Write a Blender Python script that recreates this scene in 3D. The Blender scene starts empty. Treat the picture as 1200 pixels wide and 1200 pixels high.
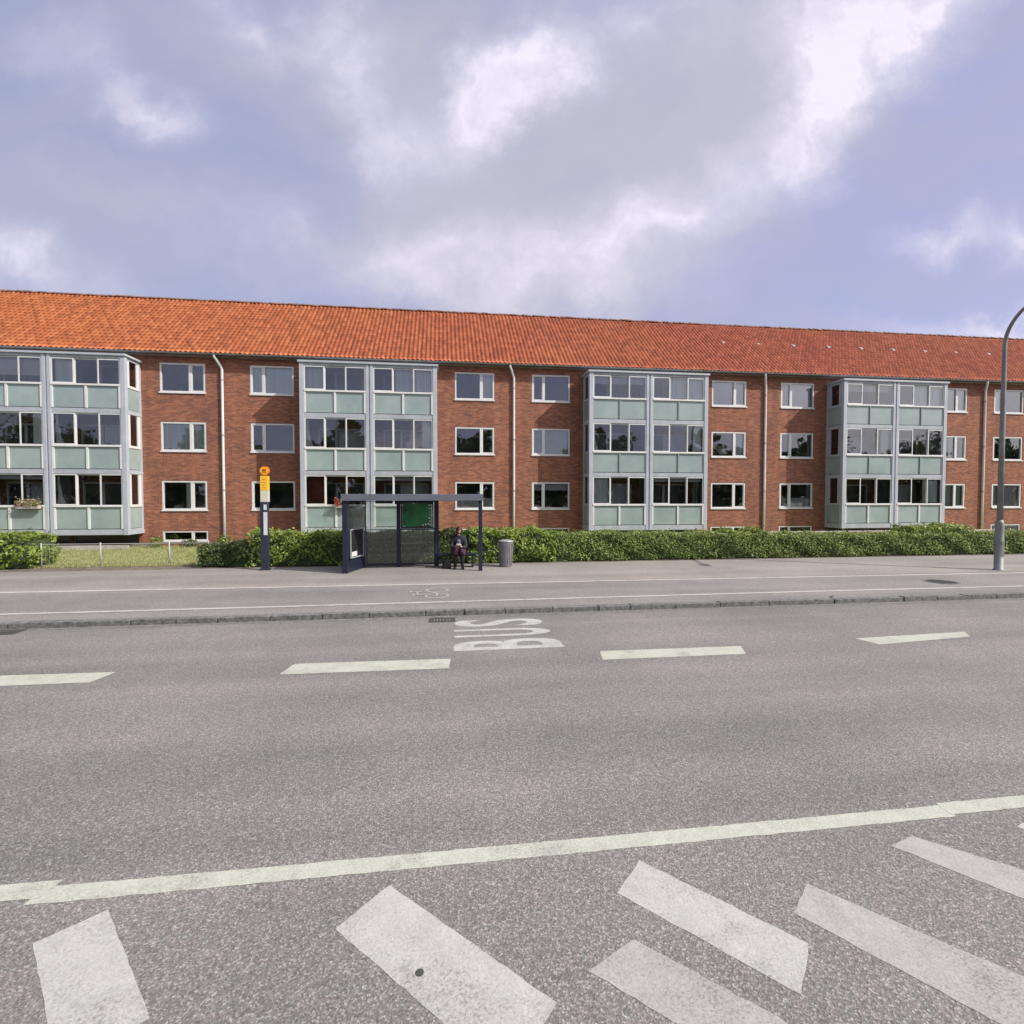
import bpy, math, random
import numpy as np
from mathutils import Vector, Matrix

R = math.radians
random.seed(7)
rng = np.random.default_rng(7)
scene = bpy.context.scene

# ------------------------------------------------------------------ camera
CAM_YAW, CAM_H = R(7.7), 2.5
cam_data = bpy.data.cameras.new("camera")
cam = bpy.data.objects.new("camera", cam_data)
scene.collection.objects.link(cam)
cam_data.sensor_width = 36
cam_data.lens = 18.0                       # 90 degrees across
cam_data.clip_start = 0.05
cam_data.clip_end = 2000
cam.location = (0, 0, CAM_H)
cam.rotation_euler = (R(90) - math.atan(18 / 600), 0, -CAM_YAW)
scene.camera = cam

# ------------------------------------------------------------------ exposure
vs = scene.view_settings
scene.display_settings.display_device = 'sRGB'
vs.view_transform = 'Standard'
vs.look = 'None'
vs.exposure = 0.58
vs.gamma = 1.0
scene.cycles.use_denoising = True
try:
    scene.cycles.denoiser = 'OPENIMAGEDENOISE'
except Exception:
    pass
scene.cycles.max_bounces = 6
scene.cycles.transparent_max_bounces = 12
scene.cycles.caustics_reflective = False
scene.cycles.caustics_refractive = False

# ------------------------------------------------------------------ sun
SUN_EL = R(40.7)
SUN_DIR = Vector((0.875 * math.cos(SUN_EL), -0.485 * math.cos(SUN_EL), math.sin(SUN_EL))).normalized()
sd = bpy.data.lights.new("sun", 'SUN')
sd.energy = 3.6
sd.angle = R(0.6)
sd.color = (1.0, 0.95, 0.87)
sun = bpy.data.objects.new("sun", sd)
scene.collection.objects.link(sun)
sun.location = (30, -20, 40)
sun.rotation_euler = SUN_DIR.to_track_quat('Z', 'Y').to_euler()


# ------------------------------------------------------------------ node helper
class NT:
    def __init__(self, tree):
        self.t = tree

    def n(self, typ, **kw):
        nd = self.t.nodes.new(typ)
        for k, v in kw.items():
            if k == 'ins':
                for a, b in v.items():
                    nd.inputs[a].default_value = b
            else:
                setattr(nd, k, v)
        return nd

    def l(self, a, b):
        self.t.links.new(a, b)

    def put(self, v, sock):
        if isinstance(v, bpy.types.NodeSocket):
            self.l(v, sock)
        else:
            sock.default_value = v

    def math(self, op, a, b=0.0, clamp=False):
        nd = self.n('ShaderNodeMath', operation=op, use_clamp=clamp)
        self.put(a, nd.inputs[0])
        self.put(b, nd.inputs[1])
        return nd.outputs[0]

    def mix(self, f, a, b, mode='MIX'):
        nd = self.n('ShaderNodeMix', data_type='RGBA', blend_type=mode)
        self.put(f, nd.inputs[0])
        for v, s in ((a, nd.inputs[6]), (b, nd.inputs[7])):
            self.put((*v, 1) if isinstance(v, tuple) and len(v) == 3 else v, s)
        return nd.outputs[2]

    def noise(self, vec, scale, detail=2.0, rough=0.5, out=0):
        nd = self.n('ShaderNodeTexNoise', ins={'Scale': scale, 'Detail': detail, 'Roughness': rough})
        if vec is not None:
            self.l(vec, nd.inputs['Vector'])
        return nd.outputs[out]

    def ramp(self, f, stops, interp='LINEAR'):
        nd = self.n('ShaderNodeValToRGB')
        nd.color_ramp.interpolation = interp
        e = nd.color_ramp.elements
        while len(e) < len(stops):
            e.new(0.5)
        for el, (p, c) in zip(e, stops):
            el.position = p
            el.color = (*c, 1) if len(c) == 3 else c
        self.put(f, nd.inputs[0])
        return nd.outputs[0]

    def rng(self, f, a, b, c=0.0, d=1.0):
        nd = self.n('ShaderNodeMapRange', ins={1: a, 2: b, 3: c, 4: d})
        self.put(f, nd.inputs[0])
        return nd.outputs[0]


# ------------------------------------------------------------------ world: sky with clouds
world = bpy.data.worlds.new("World")
scene.world = world
world.use_nodes = True
wt = world.node_tree
wt.nodes.clear()
W = NT(wt)
out = W.n('ShaderNodeOutputWorld')
bg = W.n('ShaderNodeBackground', ins={'Strength': 0.1})
W.l(bg.outputs[0], out.inputs[0])
sky = W.n('ShaderNodeTexSky', sky_type='NISHITA')
sky.sun_disc = False
sky.sun_elevation = SUN_EL
sky.sun_rotation = math.atan2(SUN_DIR.x, SUN_DIR.y)
sky.air_density = 1.0
sky.dust_density = 1.5
tc = W.n('ShaderNodeTexCoord')
dirv = tc.outputs['Generated']


def wdot(v):
    nd = W.n('ShaderNodeVectorMath', operation='DOT_PRODUCT')
    W.l(dirv, nd.inputs[0])
    nd.inputs[1].default_value = v
    return nd.outputs['Value']


cy_, sy_ = math.cos(CAM_YAW), math.sin(CAM_YAW)
dn = wdot((sy_, cy_, 0))                    # a compass bearing across the street
de = wdot((cy_, -sy_, 0))
du = wdot((0, 0, 1))
dn = W.math('MAXIMUM', dn, 0.12)
ga = W.math('DIVIDE', de, dn)
gb = W.math('DIVIDE', du, dn)
comb = W.n('ShaderNodeCombineXYZ')
W.l(ga, comb.inputs[0])
W.l(gb, comb.inputs[1])
# soft domain warp so that cloud edges fray
nz = W.n('ShaderNodeTexNoise', ins={'Scale': 2.4, 'Detail': 8.0, 'Roughness': 0.6})
W.l(comb.outputs[0], nz.inputs['Vector'])
wv = W.n('ShaderNodeVectorMath', operation='SUBTRACT')
W.l(nz.outputs['Color'], wv.inputs[0])
wv.inputs[1].default_value = (0.5, 0.5, 0.5)
ws = W.n('ShaderNodeVectorMath', operation='SCALE')
W.l(wv.outputs[0], ws.inputs[0])
ws.inputs['Scale'].default_value = 0.42
wa = W.n('ShaderNodeVectorMath', operation='ADD')
W.l(comb.outputs[0], wa.inputs[0])
W.l(ws.outputs[0], wa.inputs[1])
warped = wa.outputs[0]


def blobs(lst):
    tot = None
    for (cx, cyy, rx, ry, rot, amp) in lst:
        mp = W.n('ShaderNodeMapping', vector_type='TEXTURE')
        mp.inputs['Location'].default_value = ((cx - 600) / 600, (582 - cyy) / 600, 0)
        mp.inputs['Rotation'].default_value = (0, 0, R(rot))
        mp.inputs['Scale'].default_value = (rx / 600, ry / 600, 1)
        W.l(warped, mp.inputs['Vector'])
        g = W.n('ShaderNodeTexGradient', gradient_type='QUADRATIC_SPHERE')
        W.l(mp.outputs[0], g.inputs[0])
        v = W.math('MULTIPLY', g.outputs['Fac'], amp)
        tot = v if tot is None else W.math('ADD', tot, v)
    return tot


grey_mass = blobs([(760, 160, 420, 260, 30, 1.6), (560, 270, 330, 190, 0, 1.1), (950, 60, 300, 200, 40, 1.2),
                   (480, 90, 260, 200, -40, 0.8), (600, 330, 420, 90, 0, 0.7), (250, 60, 420, 110, -35, 0.5), (150, 250, 420, 90, -12, 0.5), (620, 330, 380, 120, 0, 0.9)])
white_mass = blobs([(605, 105, 120, 75, 25, 2.4), (540, 150, 190, 80, 25, 1.0), (470, 190, 110, 90, 0, 0.5),
                    (1020, 10, 200, 120, 35, 2.6), (965, 95, 200, 85, 50, 2.0), (895, 200, 140, 100, 50, 1.2),
                    (780, 250, 220, 80, 20, 0.9), (700, 300, 190, 90, 0, 0.7), (520, 315, 260, 80, 10, 0.6),
                    (410, 90, 60, 200, 12, 0.45), (188, 145, 90, 60, -20, 0.9), (20, 325, 230, 60, -12, 0.9),
                    (1105, 272, 110, 40, 12, 1.2), (1205, 292, 80, 50, 0, 1.2), (1150, 388, 260, 36, 0, 0.8),
                    (740, 30, 260, 90, 10, 0.5), (620, 345, 330, 70, 0, 0.7), (330, 40, 260, 70, -30, 0.5), (120, 90, 260, 60, -35, 0.35), (330, 300, 240, 60, -15, 0.35)])
det = W.noise(warped, 3.2, 7.0, 0.62)
det2 = W.noise(comb.outputs[0], 9.0, 6.0, 0.65)
gm = W.math('MULTIPLY', W.math('MINIMUM', grey_mass, 1.0), W.rng(det, 0.25, 0.6, 0.55, 1.1), True)
wm = W.math('MULTIPLY', W.math('MINIMUM', white_mass, 1.2), W.rng(det, 0.3, 0.7, 0.45, 1.15))
wm = W.math('MULTIPLY', wm, W.rng(det2, 0.3, 0.7, 0.6, 1.35), True)
wm = W.rng(wm, 0.0, 0.95, 0.0, 1.0)
det3 = W.noise(warped, 5.5, 8.0, 0.62)
wm = W.math('MULTIPLY', wm, W.rng(det3, 0.32, 0.62, 0.55, 1.12), True)
side = W.rng(ga, -1.0, 1.0, 0.0, 1.0)
veil = W.mix(side, (2.6, 2.85, 4.25), (3.15, 3.25, 5.3))
veil = W.mix(W.rng(gb, 0.25, 0.95, 0.0, 0.35), veil, (2.6, 2.75, 3.8))
streak = W.n('ShaderNodeMapping')
streak.inputs['Scale'].default_value = (0.8, 3.0, 1)
streak.inputs['Rotation'].default_value = (0, 0, R(25))
W.l(warped, streak.inputs['Vector'])
stn = W.noise(streak.outputs[0], 1.8, 5.0, 0.55)
veil = W.mix(W.rng(stn, 0.38, 0.68, 0.0, 0.85), veil, (3.35, 3.35, 4.35))
base = W.mix(0.85, sky.outputs[0], veil)
col = W.mix(W.math('MULTIPLY', gm, 0.92), base, (3.65, 3.6, 4.3))
col = W.mix(W.math('MULTIPLY', wm, 0.95), col, (6.4, 6.0, 7.0))
# added sky glow round the sun, out of view, to lift the fill light
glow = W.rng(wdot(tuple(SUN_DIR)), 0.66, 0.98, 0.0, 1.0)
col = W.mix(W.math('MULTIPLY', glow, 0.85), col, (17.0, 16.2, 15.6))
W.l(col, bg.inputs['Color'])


# ------------------------------------------------------------------ materials
def mat(name, rgb=(0.5, 0.5, 0.5), rough=0.6, metal=0.0, var=0.0, vscale=3.0, bump=0.0, bscale=30.0, spec=0.5):
    m = bpy.data.materials.new(name)
    m.use_nodes = True
    t = NT(m.node_tree)
    p = m.node_tree.nodes['Principled BSDF']
    p.inputs['Roughness'].default_value = rough
    p.inputs['Metallic'].default_value = metal
    p.inputs['Specular IOR Level'].default_value = spec
    p.inputs['Base Color'].default_value = (*rgb, 1)
    co = t.n('ShaderNodeTexCoord').outputs['Object']
    if var:
        nz = t.noise(co, vscale, 5.0, 0.6)
        lo = tuple(max(0, c * (1 - var)) for c in rgb)
        hi = tuple(min(1, c * (1 + var)) for c in rgb)
        t.l(t.ramp(nz, [(0.3, lo), (0.7, hi)]), p.inputs['Base Color'])
    if bump:
        b = t.n('ShaderNodeBump', ins={'Strength': bump, 'Distance': 0.02})
        t.l(t.noise(co, bscale, 3.0), b.inputs['Height'])
        t.l(b.outputs[0], p.inputs['Normal'])
    m['t'] = 1
    return m, t, p, co


def M1(*a, **k):
    return mat(*a, **k)[0]


# asphalt with visible aggregate
def asphalt(name, rgb, contrast, fine=75.0, tint=(1.0, 1.0, 1.0)):
    m, t, p, co = mat(name, rgb, 0.92, spec=0.3)
    v = t.n('ShaderNodeTexVoronoi', ins={'Scale': fine})
    t.l(co, v.inputs['Vector'])
    sep = t.n('ShaderNodeSeparateColor')
    t.l(v.outputs['Color'], sep.inputs[0])
    grain = t.ramp(sep.outputs[0], [(0.0, (1 - 0.75 * contrast,) * 3), (0.45, (1 - 0.15 * contrast,) * 3),
                                    (0.78, (1 + 0.25 * contrast,) * 3), (1.0, (1 + 1.7 * contrast,) * 3)])
    v2 = t.noise(co, fine * 0.28, 4.0, 0.75)
    grain2 = t.ramp(v2, [(0.3, (1 - 0.45 * contrast,) * 3), (0.7, (1 + 0.45 * contrast,) * 3)])
    stain = t.noise(co, 0.35, 6.0, 0.6)
    st = t.ramp(stain, [(0.3, (0.82, 0.82, 0.83)), (0.7, (1.12, 1.10, 1.10))])
    # faint wheel tracks and patches running along the street
    mp = t.n('ShaderNodeMapping')
    mp.inputs['Scale'].default_value = (0.04, 1.1, 1)
    t.l(co, mp.inputs['Vector'])
    tr = t.ramp(t.noise(mp.outputs[0], 1.0, 3.0, 0.5), [(0.35, (0.87, 0.87, 0.88)), (0.65, (1.08, 1.06, 1.06))])
    hue = t.ramp(t.noise(co, 22.0, 2.0), [(0.35, (1.03, 0.98, 0.99)), (0.65, (0.98, 1.01, 1.0))])
    c = t.mix(1.0, (*[a * b for a, b in zip(rgb, tint)], 1), grain, 'MULTIPLY')
    for g in (grain2, st, tr, hue):
        c = t.mix(1.0, c, g, 'MULTIPLY')
    t.l(c, p.inputs['Base Color'])
    b = t.n('ShaderNodeBump', ins={'Strength': 0.45, 'Distance': 0.006})
    t.l(v.outputs['Distance'], b.inputs['Height'])
    t.l(b.outputs[0], p.inputs['Normal'])
    return m


m_road = asphalt("road_asphalt", (0.186, 0.180, 0.170), 0.50, 105.0)
m_track = asphalt("cycle_track_asphalt", (0.200, 0.194, 0.184), 0.3, 80.0)
m_pave = asphalt("pavement_asphalt", (0.238, 0.226, 0.208), 0.3, 70.0)


def paint(name, rgb, wear, tyre=False):
    m, t, p, co = mat(name, rgb, 0.75, spec=0.3)
    n1 = t.noise(co, 2.2, 7.0, 0.72)
    n2 = t.noise(co, 55.0, 3.0, 0.7)
    k = t.math('ADD', t.math('MULTIPLY', n1, 0.55), t.math('MULTIPLY', n2, 0.45))
    if tyre:      # tyres have scrubbed the inner ends of the bars
        sy_n = t.n('ShaderNodeSeparateXYZ')
        t.l(co, sy_n.inputs[0])
        k = t.math('SUBTRACT', k, t.rng(sy_n.outputs[1], 2.75, 2.1, 0.0, 0.07))
    f = t.rng(k, wear - 0.06, wear + 0.09, 0.85, 0.0)
    dirt = t.ramp(t.noise(co, 6.0, 5.0, 0.6), [(0.3, tuple(c * 0.86 for c in rgb)), (0.7, rgb)])
    vg = t.n('ShaderNodeTexVoronoi', ins={'Scale': 105.0})
    t.l(co, vg.inputs['Vector'])
    sg_ = t.n('ShaderNodeSeparateColor')
    t.l(vg.outputs['Color'], sg_.inputs[0])
    stone = t.ramp(sg_.outputs[0], [(0.0, (0.12, 0.115, 0.11)), (0.5, (0.19, 0.183, 0.174)), (1.0, (0.34, 0.33, 0.315))])
    dirt = t.mix(1.0, dirt, t.ramp(sg_.outputs[1], [(0.0, (0.86, 0.86, 0.86)), (1.0, (1.08, 1.08, 1.08))]), 'MULTIPLY')
    t.l(t.mix(f, dirt, stone), p.inputs['Base Color'])
    b = t.n('ShaderNodeBump', ins={'Strength': 0.3, 'Distance': 0.004})
    t.l(n2, b.inputs['Height'])
    t.l(b.outputs[0], p.inputs['Normal'])
    return m


m_paint = paint("road_paint", (0.44, 0.445, 0.385), 0.41)
m_paint_hatch = paint("hatch_paint", (0.42, 0.41, 0.40), 0.41, True)
m_paint_worn = paint("worn_paint", (0.36, 0.35, 0.335), 0.42, True)
m_paint_line = paint("track_line_paint", (0.47, 0.45, 0.42), 0.42)
m_paint_text = paint("letter_paint", (0.46, 0.46, 0.44), 0.455)

m_kerb = M1("granite_kerb", (0.13, 0.125, 0.125), 0.85, var=0.55, vscale=14, bump=0.4, bscale=60)
m_gutter = M1("gutter_dirt", (0.15, 0.142, 0.138), 0.95, var=0.4, vscale=9)
m_ground = M1("earth", (0.10, 0.10, 0.06), 0.95, var=0.3)
m_soil = M1("soil", (0.12, 0.10, 0.08), 0.95, var=0.4, vscale=5, bump=0.5)

# lawn
m_lawn, t, p, co = mat("lawn", (0.22, 0.22, 0.08), 0.95)
c = t.ramp(t.noise(co, 1.1, 6.0, 0.65), [(0.3, (0.20, 0.23, 0.08)), (0.5, (0.31, 0.32, 0.13)), (0.72, (0.42, 0.39, 0.20))])
c = t.mix(1.0, c, t.ramp(t.noise(co, 28.0, 3.0, 0.7), [(0.3, (0.7, 0.72, 0.7)), (0.7, (1.2, 1.2, 1.1))]), 'MULTIPLY')
t.l(c, p.inputs['Base Color'])


def leafmat(name, stops, trans=0.35):
    m = bpy.data.materials.new(name)
    m.use_nodes = True
    t = NT(m.node_tree)
    m.node_tree.nodes.clear()
    o = t.n('ShaderNodeOutputMaterial')
    geo = t.n('ShaderNodeNewGeometry')
    co = t.n('ShaderNodeTexCoord').outputs['Object']
    f = t.math('ADD', t.math('MULTIPLY', geo.outputs['Random Per Island'], 0.65),
               t.math('MULTIPLY', t.rng(t.noise(co, 1.7, 3.0), 0.3, 0.7), 0.35))
    c = t.ramp(f, stops)
    d = t.n('ShaderNodeBsdfPrincipled', ins={'Roughness': 0.5, 'Specular IOR Level': 0.35})
    t.l(c, d.inputs['Base Color'])
    tr = t.n('ShaderNodeBsdfTranslucent')
    t.l(c, tr.inputs[0])
    mx = t.n('ShaderNodeMixShader', ins={0: trans})
    t.l(d.outputs[0], mx.inputs[1])
    t.l(tr.outputs[0], mx.inputs[2])
    t.l(mx.outputs[0], o.inputs[0])
    return m


m_leaf_hedge = leafmat("hedge_leaf", [(0.05, (0.06, 0.10, 0.022)), (0.5, (0.18, 0.245, 0.055)), (0.95, (0.36, 0.41, 0.12))])
m_leaf_bright = leafmat("bright_leaf", [(0.05, (0.07, 0.12, 0.02)), (0.5, (0.20, 0.27, 0.045)), (0.95, (0.37, 0.42, 0.09))])
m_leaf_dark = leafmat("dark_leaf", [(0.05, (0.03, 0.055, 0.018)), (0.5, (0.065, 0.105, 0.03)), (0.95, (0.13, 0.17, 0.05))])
m_grass = leafmat("grass_blade", [(0.05, (0.16, 0.20, 0.06)), (0.5, (0.29, 0.31, 0.12)), (0.95, (0.45, 0.41, 0.2))], 0.3)
m_twig = M1("twig", (0.04, 0.058, 0.02), 0.9, var=0.4, vscale=12)
m_flower = leafmat("red_petal", [(0.1, (0.20, 0.012, 0.02)), (0.6, (0.33, 0.03, 0.04)), (0.95, (0.45, 0.22, 0.24))], 0.2)
m_faded = leafmat("faded_petal", [(0.1, (0.22, 0.12, 0.08)), (0.6, (0.33, 0.20, 0.15)), (0.95, (0.42, 0.33, 0.26))], 0.2)

# brick
m_brick, t, p, co = mat("brick", (0.3, 0.1, 0.06), 0.9, spec=0.25)
sx = t.n('ShaderNodeSeparateXYZ')
t.l(co, sx.inputs[0])
cb = t.n('ShaderNodeCombineXYZ')
t.l(t.math('ADD', sx.outputs[0], sx.outputs[1]), cb.inputs[0])
t.l(sx.outputs[2], cb.inputs[1])
bt = t.n('ShaderNodeTexBrick', offset=0.5, ins={'Scale': 1.0, 'Mortar Size': 0.008, 'Mortar Smooth': 0.2, 'Bias': 0.0,
                                               'Brick Width': 0.24, 'Row Height': 0.0667})
t.l(cb.outputs[0], bt.inputs['Vector'])
bt.inputs['Color1'].default_value = (0, 0, 0, 1)
bt.inputs['Color2'].default_value = (1, 1, 1, 1)
bt.inputs['Mortar'].default_value = (0.5, 0.5, 0.5, 1)
bc = t.ramp(bt.outputs['Color'], [(0.0, (0.18, 0.074, 0.054)), (0.3, (0.25, 0.088, 0.054)), (0.6, (0.315, 0.117, 0.066)),
                                  (0.85, (0.37, 0.150, 0.086)), (1.0, (0.20, 0.080, 0.062))])
wn = t.n('ShaderNodeTexNoise', ins={'Scale': 13.0, 'Detail': 5.0, 'Roughness': 0.8})
t.l(cb.outputs[0], wn.inputs['Vector'])
bc = t.mix(1.0, bc, t.ramp(wn.outputs[0], [(0.3, (0.58, 0.58, 0.62)), (0.7, (1.34, 1.32, 1.28))]), 'MULTIPLY')
bc = t.mix(1.0, bc, t.ramp(t.noise(cb.outputs[0], 0.5, 5.0, 0.6), [(0.3, (0.84, 0.86, 0.9)), (0.7, (1.1, 1.08, 1.02))]), 'MULTIPLY')
bc = t.mix(t.math('MULTIPLY', bt.outputs['Fac'], 0.8), bc, (0.21, 0.16, 0.13))
mpz = t.n('ShaderNodeMapping')
mpz.inputs['Scale'].default_value = (2.2, 0.22, 1)
t.l(cb.outputs[0], mpz.inputs['Vector'])
bc = t.mix(1.0, bc, t.ramp(t.noise(mpz.outputs[0], 1.0, 5.0, 0.65), [(0.32, (0.80, 0.81, 0.84)), (0.62, (1.06, 1.05, 1.04))]), 'MULTIPLY')
t.l(bc, p.inputs['Base Color'])
b = t.n('ShaderNodeBump', ins={'Strength': 0.2, 'Distance': 0.006})
b.invert = True
t.l(bt.outputs['Fac'], b.inputs['Height'])
t.l(b.outputs[0], p.inputs['Normal'])

# roof tiles (one hue per tile)
TW, TL = 0.215, 0.34
PITCH = R(40)
EAVE_Y, EAVE_Z = 25.66, 9.14
RIDGE_Y = 30.56
m_tile, t, p, co = mat("clay_tile", (0.4, 0.1, 0.04), 0.75, spec=0.3)
sx = t.n('ShaderNodeSeparateXYZ')
t.l(co, sx.inputs[0])
tx = t.math('FLOOR', t.math('DIVIDE', sx.outputs[0], TW))
ty = t.math('FLOOR', t.math('ADD', t.math('DIVIDE', t.math('SUBTRACT', sx.outputs[1], EAVE_Y), TL * math.cos(PITCH)), 0.02))
cb = t.n('ShaderNodeCombineXYZ')
t.l(tx, cb.inputs[0])
t.l(ty, cb.inputs[1])
wnn = t.n('ShaderNodeTexWhiteNoise', noise_dimensions='2D')
t.l(cb.outputs[0], wnn.inputs['Vector'])
orange = t.ramp(wnn.outputs['Value'], [(0.0, (0.30, 0.092, 0.036)), (0.5, (0.40, 0.122, 0.044)), (1.0, (0.48, 0.165, 0.065))])
red = t.ramp(wnn.outputs['Value'], [(0.0, (0.26, 0.062, 0.036)), (0.5, (0.35, 0.084, 0.046)), (1.0, (0.43, 0.118, 0.066))])
patch = t.math('ADD', t.rng(sx.outputs[0], -16, 14, 0.0, 0.8), t.rng(t.noise(co, 0.22, 5.0, 0.6), 0.3, 0.7, -0.2, 0.3), True)
tc_ = t.mix(patch, orange, red)
tc_ = t.mix(t.rng(t.noise(co, 1.3, 6.0, 0.7), 0.55, 0.8, 0.0, 0.3), tc_, (0.17, 0.075, 0.05))
t.l(tc_, p.inputs['Base Color'])
b = t.n('ShaderNodeBump', ins={'Strength': 0.3, 'Distance': 0.01})
t.l(t.noise(co, 30, 3.0), b.inputs['Height'])
t.l(b.outputs[0], p.inputs['Normal'])
m_ridge = M1("ridge_tile", (0.17, 0.085, 0.06), 0.9, var=0.5, vscale=4)

m_white = M1("white_paint", (0.60, 0.595, 0.59), 0.5, var=0.08, vscale=2)
m_alu = M1("pale_grey_metal", (0.37, 0.395, 0.445), 0.5, var=0.10, vscale=1.5)
m_slabedge = M1("slab_edge", (0.34, 0.36, 0.40), 0.7, var=0.15, vscale=2)
m_frost, t, p, co = mat("frosted_green_glass", (0.22, 0.32, 0.30), 0.25, spec=0.6)
c = t.ramp(t.noise(co, 0.9, 4.0, 0.6), [(0.3, (0.225, 0.285, 0.285)), (0.7, (0.31, 0.375, 0.365))])
t.l(c, p.inputs['Base Color'])
m_frost_mull = M1("grey_mullion", (0.24, 0.27, 0.28), 0.5)
m_navy = M1("navy_steel", (0.012, 0.014, 0.035), 0.4, var=0.2, vscale=3)
m_fascia = M1("grey_fascia", (0.11, 0.12, 0.15), 0.45, var=0.15, vscale=2)
m_black = M1("black_plastic", (0.012, 0.012, 0.014), 0.5)
m_green = M1("green_poster", (0.022, 0.17, 0.06), 0.35, var=0.6, vscale=1.8)
m_paper = M1("pale_paper", (0.55, 0.56, 0.58), 0.6, var=0.15, vscale=14)
m_yellow = M1("yellow_plate", (0.80, 0.42, 0.02), 0.4, var=0.06)
m_orange = M1("orange_plate", (0.72, 0.19, 0.01), 0.4)
m_pale = M1("pale_panel", (0.50, 0.49, 0.40), 0.5, var=0.1)
m_dkpost = M1("dark_post", (0.022, 0.025, 0.045), 0.45, var=0.2)
m_galv = M1("galvanised_steel", (0.30, 0.32, 0.32), 0.45, metal=0.35, var=0.18, vscale=2.5)
m_galv_dk = M1("weathered_steel", (0.20, 0.205, 0.20), 0.55, metal=0.2, var=0.25, vscale=2.5)
m_bin = M1("bin_steel", (0.27, 0.255, 0.27), 0.5, metal=0.2, var=0.2, vscale=5)
m_wire = M1("fence_wire", (0.33, 0.33, 0.31), 0.6)
m_conc = M1("concrete", (0.38, 0.34, 0.32), 0.85, var=0.2, vscale=3, bump=0.2)
m_plinth = M1("plinth", (0.20, 0.17, 0.16), 0.9, var=0.3, vscale=2)
m_iron = M1("cast_iron", (0.055, 0.052, 0.05), 0.6, var=0.4, vscale=20)
m_room = M1("room_wall", (0.20, 0.19, 0.18), 0.9, var=0.3, vscale=1.2)
m_curtain, t, p, co = mat("curtain_cloth", (0.6, 0.6, 0.58), 0.9)
mp = t.n('ShaderNodeMapping')
mp.inputs['Scale'].default_value = (14, 14, 0.3)
t.l(co, mp.inputs['Vector'])
t.l(t.ramp(t.noise(mp.outputs[0], 1.0, 2.0), [(0.3, (0.62, 0.71, 0.67)), (0.7, (0.84, 0.90, 0.86))]), p.inputs['Base Color'])
p.inputs['Emission Strength'].default_value = 0
m_curtain_green = M1("pale_green_cloth", (0.46, 0.55, 0.48), 0.9, var=0.1)
m_blind = M1("grey_blind", (0.52, 0.53, 0.55), 0.85, var=0.06)
m_door = M1("balcony_door", (0.05, 0.048, 0.05), 0.25)
m_redwall = M1("red_screen", (0.20, 0.025, 0.02), 0.8)


def glassmat(name, refl, tint, wav=0.25):
    m = bpy.data.materials.new(name)
    m.use_nodes = True
    t = NT(m.node_tree)
    m.node_tree.nodes.clear()
    o = t.n('ShaderNodeOutputMaterial')
    tr = t.n('ShaderNodeBsdfTransparent', ins={0: (*tint, 1)})
    gl = t.n('ShaderNodeBsdfGlossy', ins={'Roughness': 0.02, 'Color': (0.95, 0.96, 1.0, 1)})
    co = t.n('ShaderNodeTexCoord').outputs['Object']
    b = t.n('ShaderNodeBump', ins={'Strength': wav, 'Distance': 0.02})
    t.l(t.noise(co, 1.1, 2.0), b.inputs['Height'])
    t.l(b.outputs[0], gl.inputs['Normal'])
    lw = t.n('ShaderNodeFresnel', ins={'IOR': 1.5})
    f = t.math('ADD', t.math('MULTIPLY', lw.outputs[0], 0.9), refl, True)
    mx = t.n('ShaderNodeMixShader')
    t.l(f, mx.inputs[0])
    t.l(tr.outputs[0], mx.inputs[1])
    t.l(gl.outputs[0], mx.inputs[2])
    t.l(mx.outputs[0], o.inputs[0])
    return m


m_pane = glassmat("window_glass", 0.16, (0.93, 0.95, 0.96))
m_bayglass = glassmat("balcony_glass", 0.13, (0.93, 0.95, 0.95), 0.35)
m_shelterglass = glassmat("shelter_glass", 0.03, (0.88, 0.91, 0.91), 0.1)


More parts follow.
